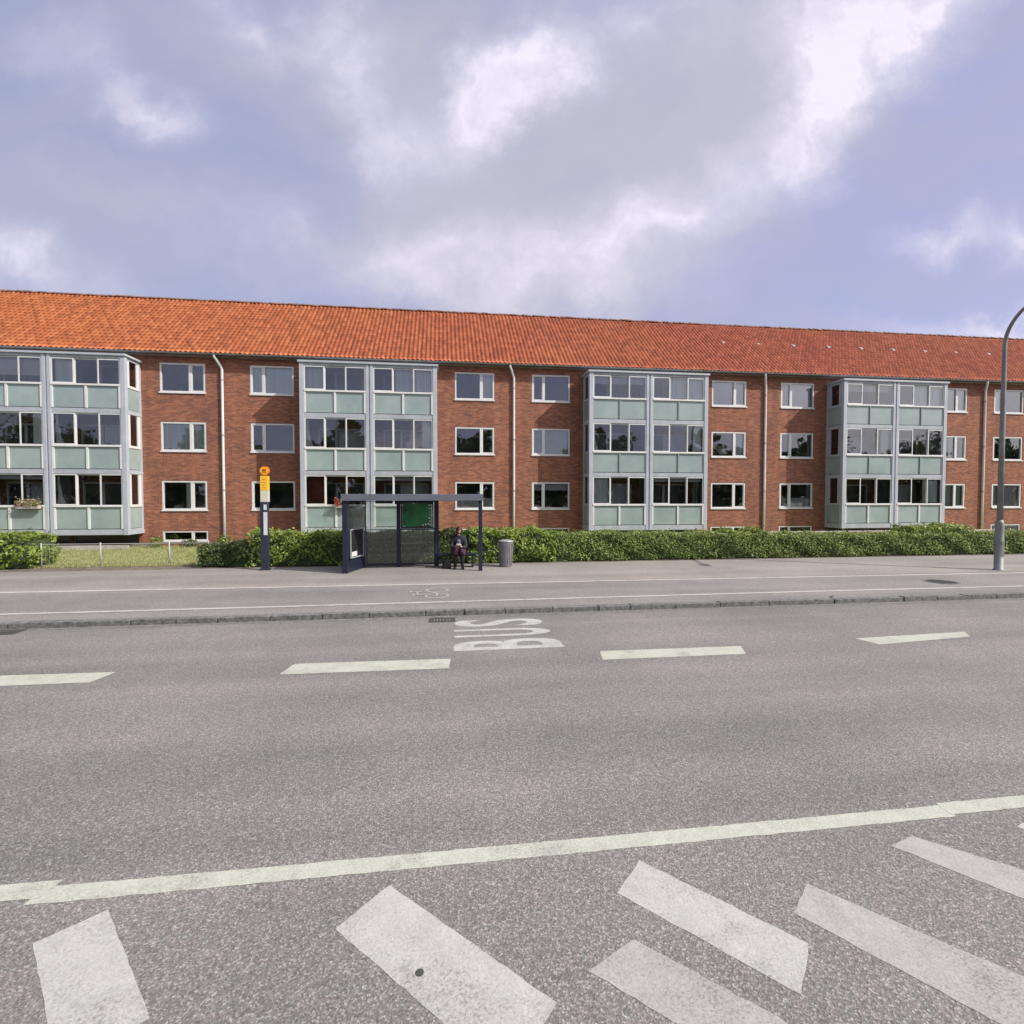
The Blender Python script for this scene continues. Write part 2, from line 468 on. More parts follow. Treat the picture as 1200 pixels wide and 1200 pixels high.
# ------------------------------------------------------------------ mesh collecting
class MB:
    def __init__(self):
        self.v, self.f, self.mi = [], [], []
        self.m = 0

    def add(self, vs, fs):
        o = len(self.v)
        self.v += [tuple(q) for q in vs]
        self.f += [tuple(i + o for i in f) for f in fs]
        self.mi += [self.m] * len(fs)
        return self

    def box(self, x0, x1, y0, y1, z0, z1):
        v = [(x, y, z) for z in (z0, z1) for y in (y0, y1) for x in (x0, x1)]
        return self.add(v, [(0, 2, 3, 1), (4, 5, 7, 6), (0, 1, 5, 4), (2, 6, 7, 3), (0, 4, 6, 2), (1, 3, 7, 5)])

    def bar(self, a, b, w, d, up=(0, 0, 1)):
        """a box from a to b, w wide across up and d thick"""
        a, b = Vector(a), Vector(b)
        z = (b - a).normalized()
        x = z.cross(Vector(up))
        if x.length < 1e-4:
            x = z.cross(Vector((1, 0, 0)))
        x.normalize()
        y = z.cross(x)
        v = [q + x * i * w / 2 + y * j * d / 2 for q in (a, b) for i, j in ((-1, -1), (1, -1), (1, 1), (-1, 1))]
        return self.add(v, [(3, 2, 1, 0), (4, 5, 6, 7), (0, 1, 5, 4), (1, 2, 6, 5), (2, 3, 7, 6), (3, 0, 4, 7)])

    def quad(self, *p):
        return self.add(p, [tuple(range(len(p)))])

    def tube(self, pts, radii, n=12, cap=True):
        pts = [Vector(q) for q in pts]
        if not hasattr(radii, '__len__'):
            radii = [radii] * len(pts)
        v, f = [], []
        ref = None
        for i, q in enumerate(pts):
            d = (pts[min(i + 1, len(pts) - 1)] - pts[max(i - 1, 0)]).normalized()
            if ref is None:
                ref = d.orthogonal().normalized()
            x = (ref - d * ref.dot(d)).normalized()
            ref = x
            y = d.cross(x)
            for k in range(n):
                a = 2 * math.pi * k / n
                v.append(q + (x * math.cos(a) + y * math.sin(a)) * radii[i])
        for i in range(len(pts) - 1):
            for k in range(n):
                f.append((i * n + k, i * n + (k + 1) % n, (i + 1) * n + (k + 1) % n, (i + 1) * n + k))
        if cap:
            f.append(tuple(range(n - 1, -1, -1)))
            f.append(tuple((len(pts) - 1) * n + k for k in range(n)))
        return self.add(v, f)

    def lathe(self, prof, cx=0, cy=0, n=24):
        v, f = [], []
        for (r, z) in prof:
            for k in range(n):
                a = 2 * math.pi * k / n
                v.append((cx + r * math.cos(a), cy + r * math.sin(a), z))
        for i in range(len(prof) - 1):
            for k in range(n):
                f.append((i * n + k, i * n + (k + 1) % n, (i + 1) * n + (k + 1) % n, (i + 1) * n + k))
        f.append(tuple(range(n - 1, -1, -1)))
        f.append(tuple((len(prof) - 1) * n + k for k in range(n)))
        return self.add(v, f)

    def build(self, name, mats, parent=None, smooth=False, bevel=0.0):
        me = bpy.data.meshes.new(name)
        me.from_pydata(self.v, [], self.f)
        if not isinstance(mats, (list, tuple)):
            mats = [mats]
        for m in mats:
            me.materials.append(m)
        if any(self.mi):
            me.polygons.foreach_set('material_index', self.mi)
        if smooth:
            me.polygons.foreach_set('use_smooth', [True] * len(self.f))
        me.update()
        o = bpy.data.objects.new(name, me)
        scene.collection.objects.link(o)
        if parent is not None:
            o.parent = parent
            o.matrix_parent_inverse = world_of(parent).inverted()
        if bevel:
            bv = o.modifiers.new("bevel", 'BEVEL')
            bv.width = bevel
            bv.segments = 2
            bv.limit_method = 'ANGLE'
        return o


def world_of(o):
    m = Matrix.LocRotScale(o.location, o.rotation_euler, o.scale)
    if o.parent:
        return world_of(o.parent) @ o.matrix_parent_inverse @ m
    return m


def tag(o, label, cat, group=None, kind=None):
    o['label'] = label
    o['category'] = cat
    if group:
        o['group'] = group
    if kind:
        o['kind'] = kind
    return o


def thing(name, label, cat, loc=(0, 0, 0), group=None):
    o = bpy.data.objects.new(name, None)
    o.empty_display_size = 0.2
    o.location = loc
    scene.collection.objects.link(o)
    return tag(o, label, cat, group)


def struct(o):
    o['kind'] = 'structure'
    return o


# ------------------------------------------------------------------ ground, road, pavement
KERB = 10.76
PZ = 0.10
struct(MB().quad((-600, -600, -0.03), (600, -600, -0.03), (600, 600, -0.03), (-600, 600, -0.03)).build("ground", m_ground))
struct(MB().quad((-150, -14, 0), (150, -14, 0), (150, KERB, 0), (-150, KERB, 0)).build("road", m_road))


def strip(y0, y1, z, x0=-150.0, x1=150.0, wob=0.0, n=160):
    b = MB()
    v = []
    for i in range(n + 1):
        x = x0 + (x1 - x0) * i / n
        w = (random.random() - 0.5) * 2 * wob
        v += [(x, y0 + w, z), (x, y1, z)]
    return b.add(v, [(2 * i, 2 * i + 2, 2 * i + 3, 2 * i + 1) for i in range(n)])


struct(strip(KERB - 0.16, KERB, 0.004, -60, 60, 0.05, 500).build("gutter_strip", m_gutter))
# granite kerb stones of uneven length, standing a little out of line
kb = MB()
x = -60.0
while x < 60:
    L = random.uniform(0.7, 1.2)
    dy, dz = random.uniform(-0.012, 0.012), random.uniform(-0.008, 0.008)
    kb.box(x, x + L - 0.012, KERB + dy, KERB + 0.17, -0.05, PZ + 0.012 + dz)
    x += L
struct(kb.build("kerb", m_kerb, bevel=0.012))
struct(MB().box(-150, 150, KERB + 0.17, 14.2, -0.02, PZ).build("cycle_path", m_track))
struct(MB().box(-150, 150, 14.2, 18.15, -0.02, PZ + 0.003).build("pavement", m_pave))
# edge of the pavement along the gardens, earth border
struct(strip(18.15, 19.4, PZ - 0.005, -60, 60, 0.0).build("soil_border", m_soil))


# lawn with gentle rise to the building
def lawn_z(x, y):
    return 0.1 + 0.06 * min(1, max(0, (y - 19.2) / 6)) + 0.02 * math.sin(x * 0.7) * math.sin(y * 0.9)


gv, gf = [], []
nx, ny = 120, 14
for i in range(nx + 1):
    for j in range(ny + 1):
        X = -60 + 120 * i / nx
        Y = 18.9 + (26.3 - 18.9) * j / ny
        gv.append((X, Y, lawn_z(X, Y) + (0 if j else -0.08)))
for i in range(nx):
    for j in range(ny):
        a = i * (ny + 1) + j
        gf.append((a, a + ny + 1, a + ny + 2, a + 1))
struct(MB().add(gv, gf).build("lawn", m_lawn, smooth=True))

# ------------------------------------------------------------------ road markings
ZM = 0.002


def marking(pts, m, z=ZM):
    """a painted patch with slightly frayed edges"""
    b = MB()
    P = []
    for i in range(len(pts)):
        a, c = Vector(pts[i]), Vector(pts[(i + 1) % len(pts)])
        n = max(1, int((c - a).length / 0.06))
        for k in range(n):
            q = a.lerp(c, k / n)
            P.append((q.x + random.uniform(-.004, .004), q.y + random.uniform(-.004, .004), z))
    b.add(P, [tuple(range(len(P)))])
    return struct(b.build("road_marking", m))


# solid lane line, two applications that do not quite meet
marking([(-2.56, 3.43), (1.0, 3.425), (3.97, 3.43), (4.0, 3.575), (1.0, 3.57), (-2.52, 3.575)], m_paint)
marking([(-9.0, 3.48), (-2.50, 3.48), (-2.46, 3.63), (-9.0, 3.635)], m_paint, .0032)
marking([(3.95, 3.455), (14, 3.46), (14, 3.60), (3.97, 3.60)], m_paint, .0032)
# dashes
marking([(-6.95, 7.55), (-4.72, 7.52), (-4.62, 7.92), (-6.95, 8.0)], m_paint)
marking([(-2.29, 7.50), (0.08, 7.44), (0.11, 7.88), (-2.2, 7.95)], m_paint)
marking([(2.42, 7.52), (4.77, 7.50), (4.93, 7.91), (2.51, 7.95)], m_paint)
marking([(7.32, 7.68), (9.34, 7.9), (9.55, 8.2), (7.2, 8.07)], m_paint)
marking([(12.0, 8.2), (14.3, 8.35), (14.4, 8.75), (12.1, 8.62)], m_paint)
# hatched island in front of the camera
for pts in ([(-2.28, 3.12), (-2.02, 3.33), (-1.40, 2.59), (-1.66, 2.38)],
            [(-0.63, 3.0), (-0.35, 3.3), (0.55, 2.40), (0.27, 2.10)],
            [(1.08, 3.04), (1.33, 3.3), (2.02, 2.54), (1.77, 2.28)],
            [(4.30, 3.26), (4.5, 3.32), (4.95, 2.8), (4.75, 2.6)]):
    marking(pts, m_paint_hatch)
for pts in ([(0.75, 2.55), (1.06, 2.70), (1.58, 2.20), (1.75, 1.95), (1.35, 1.9), (1.12, 2.2)],
            [(2.08, 2.75), (2.32, 2.95), (2.91, 2.30), (3.2, 1.95), (2.7, 1.9), (2.48, 2.2)],
            [(3.17, 3.20), (3.42, 3.27), (3.86, 2.85), (4.2, 2.5), (3.9, 2.3), (3.55, 2.68)]):
    marking(pts, m_paint_worn)
# small stud hole in one bar
struct(MB().lathe([(0.022, 0.0023), (0.022, 0.005)], -0.13, 2.655, 14).build("road_stud", m_iron))

# lines of the cycle track
LZ = PZ + 0.0065


def yl(x):
    return 14.2 - (x + 5) * 0.0195


b = MB()
v = []
for i in range(121):
    X = -40 + i * 0.75
    v += [(X, yl(X) + random.uniform(-.012, .012) - .075, LZ), (X, yl(X) + random.uniform(-.012, .012) + .075, LZ)]
struct(b.add(v, [(2 * i, 2 * i + 2, 2 * i + 3, 2 * i + 1) for i in range(120)]).build("road_marking", m_paint_line))
b = MB()
v = []
for i in range(121):
    X = -40 + i * 0.75
    yy = 11.7 + 0.05 * math.sin(X * .2)
    v += [(X, yy + random.uniform(-.01, .01) - .065, LZ), (X, yy + random.uniform(-.01, .01) + .065, LZ)]
struct(b.add(v, [(2 * i, 2 * i + 2, 2 * i + 3, 2 * i + 1) for i in range(120)]).build("road_marking", m_paint_line))


# BUS lettering, read by drivers heading towards -X
def lettering(ch, y_left, y_right, x_base, x_top, m):
    cu = bpy.data.curves.new("glyph", 'FONT')
    cu.body = ch
    cu.dimensions = '2D'
    cu.fill_mode = 'FRONT'
    cu.offset = 0.022
    ob = bpy.data.objects.new("glyph", cu)
    scene.collection.objects.link(ob)
    dg = bpy.context.evaluated_depsgraph_get()
    me = bpy.data.meshes.new_from_object(ob.evaluated_get(dg))
    bpy.data.objects.remove(ob)
    co = np.empty(len(me.vertices) * 3)
    me.vertices.foreach_get('co', co)
    co = co.reshape(-1, 3)
    lo, hi = co.min(0), co.max(0)
    s = (co[:, 0] - lo[0]) / (hi[0] - lo[0])
    u = (co[:, 1] - lo[1]) / (hi[1] - lo[1])
    nw = np.stack([x_base + (x_top - x_base) * u, y_left + (y_right - y_left) * s, np.full(len(s), ZM)], 1)
    me.vertices.foreach_set('co', nw.reshape(-1))
    me.materials.append(m)
    me.update()
    o = bpy.data.objects.new("road_marking", me)
    scene.collection.objects.link(o)
    if sum(q.normal.z for q in me.polygons) < 0:
        me.flip_normals()
    return struct(o)


lettering("B", 8.26, 8.86, 2.0, 0.17, m_paint_text)
lettering("U", 9.06, 9.58, 1.98, 0.2, m_paint_text)
lettering("S", 9.78, 10.32, 1.96, 0.22, m_paint_text)

# bicycle sign on the cycle track (lying along it, wheels towards the building)
b = MB()


def ring(cx, cy, r, w, z, n=26, sx=1.0):
    v = []
    for k in range(n):
        a = 2 * math.pi * k / n
        for q in (r - w / 2, r + w / 2):
            v.append((cx + q * math.cos(a) * sx, cy + q * math.sin(a), z))
    b.add(v, [(2 * k, 2 * k + 1, 2 * ((k + 1) % n) + 1, 2 * ((k + 1) % n)) for k in range(n)])


def stroke(p, q, w, z):
    p, q = Vector((*p, z)), Vector((*q, z))
    d = (q - p).normalized()
    s = Vector((-d.y, d.x, 0)) * w / 2
    b.quad(p + s, p - s, q - s, q + s)


ring(-0.15, 12.45, .27, .06, LZ)
ring(-0.15, 13.2, .27, .06, LZ)
for k, (p_, q_) in enumerate([((-.15, 12.45), (-.15, 12.85)), ((-.15, 12.85), (-.65, 13.05)), ((-.62, 12.62), (-.15, 12.85)),
                              ((-.15, 12.45), (-.62, 12.62)), ((-.62, 12.62), (-.65, 13.05)), ((-.15, 13.2), (-.80, 13.0)),
                              ((-.80, 12.9), (-.82, 13.15)), ((-.72, 12.5), (-.72, 12.75)), ((-.62, 12.62), (-.72, 12.62))]):
    stroke(p_, q_, .05, LZ + 0.001 + 0.0006 * k)
struct(b.build("road_marking", m_paint_worn))


# manhole covers and drain grates
def cover(x, y, z, r, label):
    t_ = thing("manhole_cover", label, "manhole cover", (x, y, z))
    MB().lathe([(r, z - .05), (r, z + .006), (r * .94, z + .008)], x, y, 28).build("frame", m_kerb, t_)
    q = MB().lathe([(r * .86, z + .0082), (r * .86, z + .012)], x, y, 28)
    for i in range(-4, 5):
        for j in range(-4, 5):
            if math.hypot(i, j) < 4.4:
                q.box(x + i * r * .18 - .02, x + i * r * .18 + .02, y + j * r * .18 - .02, y + j * r * .18 + .02, z + .0125, z + .017)
    q.build("lid", m_iron, t_)


cover(13.9, 12.6, PZ, 0.42, "round dark iron manhole cover set in the cycle path")


def grate(x, y, label):
    t_ = thing("drain_grate", label, "drain", (x, y, 0), "drain grates in the gutter")
    q = MB()
    q.box(x - .26, x + .26, y - .17, y - .13, .0045, .012).box(x - .26, x + .26, y + .13, y + .17, .0045, .012)
    q.box(x - .26, x - .22, y - .13, y + .13, .0045, .012).box(x + .22, x + .26, y - .13, y + .13, .0045, .012)
    q.build("frame", m_iron, t_)
    q = MB()
    for i in range(7):
        q.box(x - .20 + i * .0625, x - .17 + i * .0625, y - .13, y + .13, .0045, .011)
    q.build("bars", m_iron, t_)


grate(-0.02, 10.40, "iron drain grate in the gutter beside the painted word BUS")
grate(-8.0, 10.52, "iron drain grate in the gutter at the edge opposite the left bush")

# ------------------------------------------------------------------ the apartment building
FY = 26.0
BX0, BX1 = -30.0, 46.0
bld = thing("apartment_building", "long red brick apartment block with orange tiled roof and glazed balcony towers", "apartment building", (8, FY, 0))

cols_w = [(-13.05, 'R'), (-9.08, 'L'), (0.62, 'R'), (4.54, 'L'), (14.36, 'R'), (18.38, 'L'), (28.1, 'R'), (31.9, 'L')]
WW = 2.0
ROWS = [(7.37, 8.75), (4.63, 6.01), (1.86, 3.25)]
BASE = (0.40, 0.88)
bays = [(-20.05, 0), (-6.5, 1), (7.2, 2), (21.1, 3)]
BW = 6.25
openings = []
for X, s in cols_w:
    for z0, z1 in ROWS + [BASE]:
        openings.append((X, X + WW, z0, z1))
door_open = []
for X, _ in bays:
    for u in range(2):
        for zf in (6.34, 3.62, 0.98):
            xa = X + 0.5 + u * 3.12
            door_open.append((xa, xa + 2.2, zf + 0.05, zf + 2.2))
        door_open.append((X + .25 + u * 2.95, X + 3.05 + u * 2.95, .16, .79))  # opening for an added dark panel, shade below the tower
xs = sorted({BX0, BX1, *[a for o in openings + door_open for a in o[:2]]})
zs = sorted({-0.1, EAVE_Z + 0.1, *[a for o in openings + door_open for a in o[2:]]})
b = MB()
for i in range(len(xs) - 1):
    for j in range(len(zs) - 1):
        cx, cz = (xs[i] + xs[i + 1]) / 2, (zs[j] + zs[j + 1]) / 2
        if any(o[0] < cx < o[1] and o[2] < cz < o[3] for o in openings + door_open):
            continue
        b.quad((xs[i], FY, zs[j]), (xs[i + 1], FY, zs[j]), (xs[i + 1], FY, zs[j + 1]), (xs[i], FY, zs[j + 1]))
RD = 0.14
for (x0, x1, z0, z1) in openings + door_open:
    b.quad((x0, FY, z0), (x0, FY, z1), (x0, FY + RD, z1), (x0, FY + RD, z0))
    b.quad((x1, FY, z1), (x1, FY, z0), (x1, FY + RD, z0), (x1, FY + RD, z1))
    b.quad((x0, FY, z1), (x1, FY, z1), (x1, FY + RD, z1), (x0, FY + RD, z1))
    b.quad((x1, FY, z0), (x0, FY, z0), (x0, FY + RD, z0), (x1, FY + RD, z0))
YB = 2 * RIDGE_Y - FY
for X in (BX0, BX1):
    b.quad((X, FY, -.1), (X, YB, -.1), (X, YB, EAVE_Z + .1), (X, RIDGE_Y, 13.0), (X, FY, EAVE_Z + .1))
b.quad((BX1, YB, -.1), (BX0, YB, -.1), (BX0, YB, EAVE_Z), (BX1, YB, EAVE_Z))
b.build("wall", m_brick, bld)


def frame_ring(b, x0, x1, z0, z1, y0, y1, w):
    b.box(x0, x0 + w, y0, y1, z0, z1)
    b.box(x1 - w, x1, y0, y1, z0, z1)
    b.box(x0 + w, x1 - w, y0, y1, z1 - w, z1)
    b.box(x0 + w, x1 - w, y0, y1, z0, z0 + w)


def room(x0, x1, z0, z1, y0, depth, parent):
    q = MB()
    y1 = y0 + depth
    e = 0.25
    X0, X1, Z0, Z1 = x0 - e, x1 + e, z0 - e, z1 + e
    q.quad((X0, y1, Z0), (X1, y1, Z0), (X1, y1, Z1), (X0, y1, Z1))
    q.quad((X0, y0, Z0), (X0, y1, Z0), (X0, y1, Z1), (X0, y0, Z1))
    q.quad((X1, y0, Z0), (X1, y1, Z0), (X1, y1, Z1), (X1, y0, Z1))
    q.quad((X0, y0, Z0), (X1, y0, Z0), (X1, y1, Z0), (X0, y1, Z0))
    q.quad((X0, y0, Z1), (X1, y0, Z1), (X1, y1, Z1), (X0, y1, Z1))
    q.quad((X0, y0, Z0), (x0, y0, Z0), (x0, y0, Z1), (X0, y0, Z1))
    q.quad((x1, y0, Z0), (X1, y0, Z0), (X1, y0, Z1), (x1, y0, Z1))
    q.quad((x0, y0, Z0), (x1, y0, Z0), (x1, y0, z0), (x0, y0, z0))
    q.quad((x0, y0, z1), (x1, y0, z1), (x1, y0, Z1), (x0, y0, Z1))
    q.build("room", m_room, parent)


def cloth(x0, x1, z0, z1, y, m, name, parent, amp=0.016, n=None):
    """a hanging cloth with folds"""
    n = n or max(8, int((x1 - x0) / 0.035))
    v = []
    ph = random.random() * 6
    for i in range(n + 1):
        X = x0 + (x1 - x0) * i / n
        d = amp * (math.sin(X * 38 + ph) + 0.5 * math.sin(X * 23 + ph * 2))
        v += [(X, y + d, z0), (X, y + d * .7, z1)]
    return MB().add(v, [(2 * i, 2 * i + 2, 2 * i + 3, 2 * i + 1) for i in range(n)]).build(name, m, parent, smooth=True)


# what hangs behind each window (top, middle, ground floor)
CUR = {0: ('', 'full', 'edge'), 1: ('full', '', ''), 2: ('narrow', '', 'lower'), 3: ('', 'green', 'upper'),
       4: ('sheer', 'narrow', ''), 5: ('sheer', '', 'lower'), 6: ('sheer', 'edge', 'green'), 7: ('narrow', '', 'sheer')}
for ci, (X, s) in enumerate(cols_w):
    x0, x1 = X + .01, X + WW - .01
    for ri, (z0, z1) in enumerate(ROWS + [BASE]):
        za, zb = z0 + .008, z1 - .008
        q = MB()
        fw = 0.072 if ri < 3 else 0.06
        frame_ring(q, x0, x1, za, zb, FY + .012, FY + .11, fw)
        mx = x0 + (0.66 if s == 'R' else 0.31) * (x1 - x0)
        q.box(mx - .06, mx + .06, FY + .018, FY + .105, za + fw, zb - fw)
        # opening casement in the narrow light: a slimmer frame of its own
        ca, cb_ = (mx + .06, x1 - fw) if s == 'R' else (x0 + fw, mx - .06)
        if ri < 3:
            frame_ring(q, ca, cb_, za + fw, zb - fw, FY + .03, FY + .09, .035)
        # sill
        q.box(x0 - .03, x1 + .03, FY - .05, FY + .011, za - .05, za + .012)
        wob = q.build("window", m_white, bld)
        MB().quad((x0 + .04, FY + .07, za + .04), (x1 - .04, FY + .07, za + .04), (x1 - .04, FY + .07, zb - .04),
                  (x0 + .04, FY + .07, zb - .04)).build("pane", m_pane, wob)
        room(x0, x1, za, zb, FY + .145, 2.2, wob)
        if ri == 3:
            continue
        kind = CUR[ci][ri]
        wide = (x0 + fw, mx - .03) if s == 'R' else (mx + .03, x1 - fw)
        nar = (mx + .03, x1 - fw) if s == 'R' else (x0 + fw, mx - .03)
        yc = FY + .175
        if kind in ('full', 'sheer'):
            cloth(x0 - .05, x1 + .05, za, zb, yc, m_curtain if kind == 'full' else m_blind, "curtain", wob)
        elif kind == 'green':
            cloth(x0 - .05, x1 + .05, za, zb, yc, m_curtain_green, "curtain", wob, .012)
        elif kind == 'narrow':
            cloth(nar[0] - .04, nar[1] + .06, za, zb, yc, m_curtain, "curtain", wob)
        elif kind == 'edge':
            cloth(wide[1] - .28, wide[1] + .06, za, zb, yc, m_curtain, "curtain", wob)
        elif kind == 'lower':
            MB().box(x0 + .03, x1 - .03, yc, yc + .01, za + .02, za + .56).build("frosted_screen", m_blind, wob)
        elif kind == 'upper':
            MB().box(x0 + .03, x1 - .03, yc, yc + .01, zb - .42, zb - .01).build("roller_blind", m_blind, wob)
        if kind in ('', 'edge', 'upper') and ri < 3:
            # flowerpots and small things on the inner ledge
            pm = random.choice([m_white, m_conc, m_twig])
            for k in range(random.randint(1, 3)):
                px = random.uniform(x0 + .2, x1 - .2)
                r = random.uniform(.05, .09)
                MB().lathe([(r * .7, za), (r, za + r * 1.8), (r * .9, za + r * 1.9)], px, FY + .30, 10).build("plant_pot", pm, wob)

# plinth band
q = MB()
segs = [BX0] + [a for X, s in cols_w for a in (X - .04, X + WW + .04)] + [BX1]
for i in range(0, len(segs), 2):
    q.box(segs[i], segs[i + 1], FY - .025, FY - .002, -.05, .32)
q.build("plinth", m_plinth, bld)

# ---- roof
ncol = int((BX1 + .3 - (BX0 - .3)) / TW) * 6
slope_len = (RIDGE_Y - EAVE_Y) / math.cos(PITCH)
ncourse = int(slope_len / TL) + 1
prof = [0.0, 0.012, 0.035, 0.048, 0.035, 0.010]
X = (BX0 - .3) // TW * TW + np.arange(ncol + 1) * TW / 6
hx = np.array([prof[i % 6] for i in range(ncol + 1)])
rows_s, rows_h = [], []
for j in range(ncourse):
    rows_s += [j * TL, min((j + 1) * TL, slope_len)]
    rows_h += [0.045, 0.0]
rows_s, rows_h = np.array(rows_s), np.array(rows_h)
nr = len(rows_s)
jit = rng.normal(0, .006, (nr // 2, ncol // 6 + 1)).repeat(2, 0).repeat(6, 1)[:, :ncol + 1]
H = rows_h[:, None] + hx[None, :] + jit
Yg = EAVE_Y + rows_s[:, None] * math.cos(PITCH) - H * math.sin(PITCH)
Zg = EAVE_Z + rows_s[:, None] * math.sin(PITCH) + H * math.cos(PITCH)
# the old roof sags a little between its trusses
Zg = Zg + 0.03 * np.sin(X * 0.45)[None, :] * np.sin(rows_s / slope_len * 3.0)[:, None]
V = np.stack([np.broadcast_to(X, Yg.shape), Yg, Zg], -1).reshape(-1, 3)
idx = np.arange(nr * (ncol + 1)).reshape(nr, ncol + 1)
Fq = np.stack([idx[:-1, :-1], idx[:-1, 1:], idx[1:, 1:], idx[1:, :-1]], -1).reshape(-1, 4)
me = bpy.data.meshes.new("roof")
me.vertices.add(len(V))
me.vertices.foreach_set('co', V.reshape(-1))
me.loops.add(Fq.size)
me.loops.foreach_set('vertex_index', Fq.reshape(-1))
me.polygons.add(len(Fq))
me.polygons.foreach_set('loop_start', np.arange(len(Fq)) * 4)
me.update(calc_edges=True)
me.materials.append(m_tile)
roof = bpy.data.objects.new("roof", me)
scene.collection.objects.link(roof)
roof.parent = bld
roof.matrix_parent_inverse = world_of(bld).inverted()
RZ = EAVE_Z + slope_len * math.sin(PITCH)
b = MB()
b.quad((BX0 - .3, RIDGE_Y + .02, RZ), (BX1 + .3, RIDGE_Y + .02, RZ), (BX1 + .3, 2 * RIDGE_Y - EAVE_Y, EAVE_Z), (BX0 - .3, 2 * RIDGE_Y - EAVE_Y, EAVE_Z))
b.build("rear_slope", m_ridge, roof)
b = MB()
x = BX0 - .3
while x < BX1 + .3:
    n = 8
    v = []
    z0 = RZ + random.uniform(-.015, .02)
    for e, rr in ((0, .115), (.36, .10)):
        for k in range(n + 1):
            a = math.pi * k / n
            v.append((x + e, RIDGE_Y - math.cos(a) * rr * 1.3, z0 + math.sin(a) * rr))
    b.add(v, [(k, k + 1, n + 2 + k, n + 1 + k) for k in range(n)])
    x += .34
b.build("ridge_tiles", m_ridge, roof, smooth=True)


def roof_pt(X, s):
    return Vector((X, EAVE_Y + s * math.cos(PITCH), EAVE_Z + s * math.sin(PITCH)))


for X, s in [(16.4, 3.6), (18.6, 3.6), (20.9, 3.6), (23.2, 3.6), (25.4, 3.6), (27.6, 3.6), (29.8, 3.6), (32.0, 3.6), (34.4, 3.6)]:
    q = roof_pt(X, s)
    n = Vector((0, -math.sin(PITCH), math.cos(PITCH)))
    up = Vector((0, math.cos(PITCH), math.sin(PITCH)))
    v = []
    for (w, d, h) in ((.10, 0, .05), (.08, .08, .10), (.09, .26, .06)):
        v += [q + Vector((-w, 0, 0)) + up * d + n * h, q + Vector((w, 0, 0)) + up * d + n * h]
    MB().add(v, [(0, 1, 3, 2), (2, 3, 5, 4), (0, 2, 4), (1, 5, 3)]).build("roof_vent", m_conc, roof)

# soffit, gutter
b = MB()
b.box(BX0 - .3, BX1 + .3, EAVE_Y + .06, FY - .004, EAVE_Z - .10, EAVE_Z - .06)
b.build("soffit", m_plinth, bld)
b = MB()
n = 8
v = []
for X in (BX0 - .3, BX1 + .3):
    for rr in (.075, .062):
        for k in range(n + 1):
            a = math.pi + math.pi * k / n
            v.append((X, EAVE_Y - .03 + rr * math.cos(a), EAVE_Z + .01 + rr * math.sin(a)))
m_ = n + 1
fs = []
for k in range(n):
    fs += [(k, k + 1, 2 * m_ + k + 1, 2 * m_ + k), (m_ + k, 3 * m_ + k, 3 * m_ + k + 1, m_ + k + 1)]
fs += [(0, 2 * m_, 3 * m_, m_), (n, m_ + n, 3 * m_ + n, 2 * m_ + n)]
b.add(v, fs).build("gutter", m_galv_dk, bld)

# downpipes with a swan neck
for X in (-10.29, 3.6, 17.43, 31.2):
    yb = FY - .075
    q = MB().tube([(X - .22, EAVE_Y - .02, EAVE_Z - .03), (X - .22, EAVE_Y, EAVE_Z - .14), (X - .16, EAVE_Y + .06, EAVE_Z - .24),
                   (X - .04, yb - .04, EAVE_Z - .5), (X, yb, EAVE_Z - .62), (X, yb, 6), (X, yb, 3), (X, yb, .15)], .06, 10)
    dp = q.build("downpipe", m_white, bld, smooth=True)
    for z in (8.0, 5.4, 2.8, .9):
        q = MB()
        q.tube([(X, yb, z - .03), (X, yb, z + .03)], .072, 10)
        q.box(X - .02, X + .02, yb + .055, FY - .002, z - .02, z + .02)
        q.build("bracket", m_galv, dp)

# ---- glazed balcony towers
BY = 24.7
FLOORS = [0.98, 3.62, 6.26]
TOPS = [3.52, 6.18, 8.63]
PT = 8.66
CURB = {(0, 0, 2): 'blind', (0, 0, 0): 'valance', (0, 1, 1): 'drape', (0, 1, 0): 'drape', (2, 1, 2): 'net', (3, 1, 2): 'net',
        (3, 1, 1): 'plant', (3, 1, 0): 'net', (1, 0, 0): 'red', (2, 0, 2): 'blindhalf', (3, 0, 2): 'blindhalf', (1, 0, 2): 'side',
        (1, 1, 1): 'side2', (1, 0, 1): 'drape', (1, 1, 0): 'valance', (1, 1, 2): 'net', (2, 0, 0): 'side', (2, 1, 1): 'side2', (2, 1, 0): 'valance',
        (3, 0, 1): 'side2', (3, 0, 0): 'drape', (0, 1, 2): 'side', (2, 0, 1): 'drape', (0, 0, 1): 'side2'}
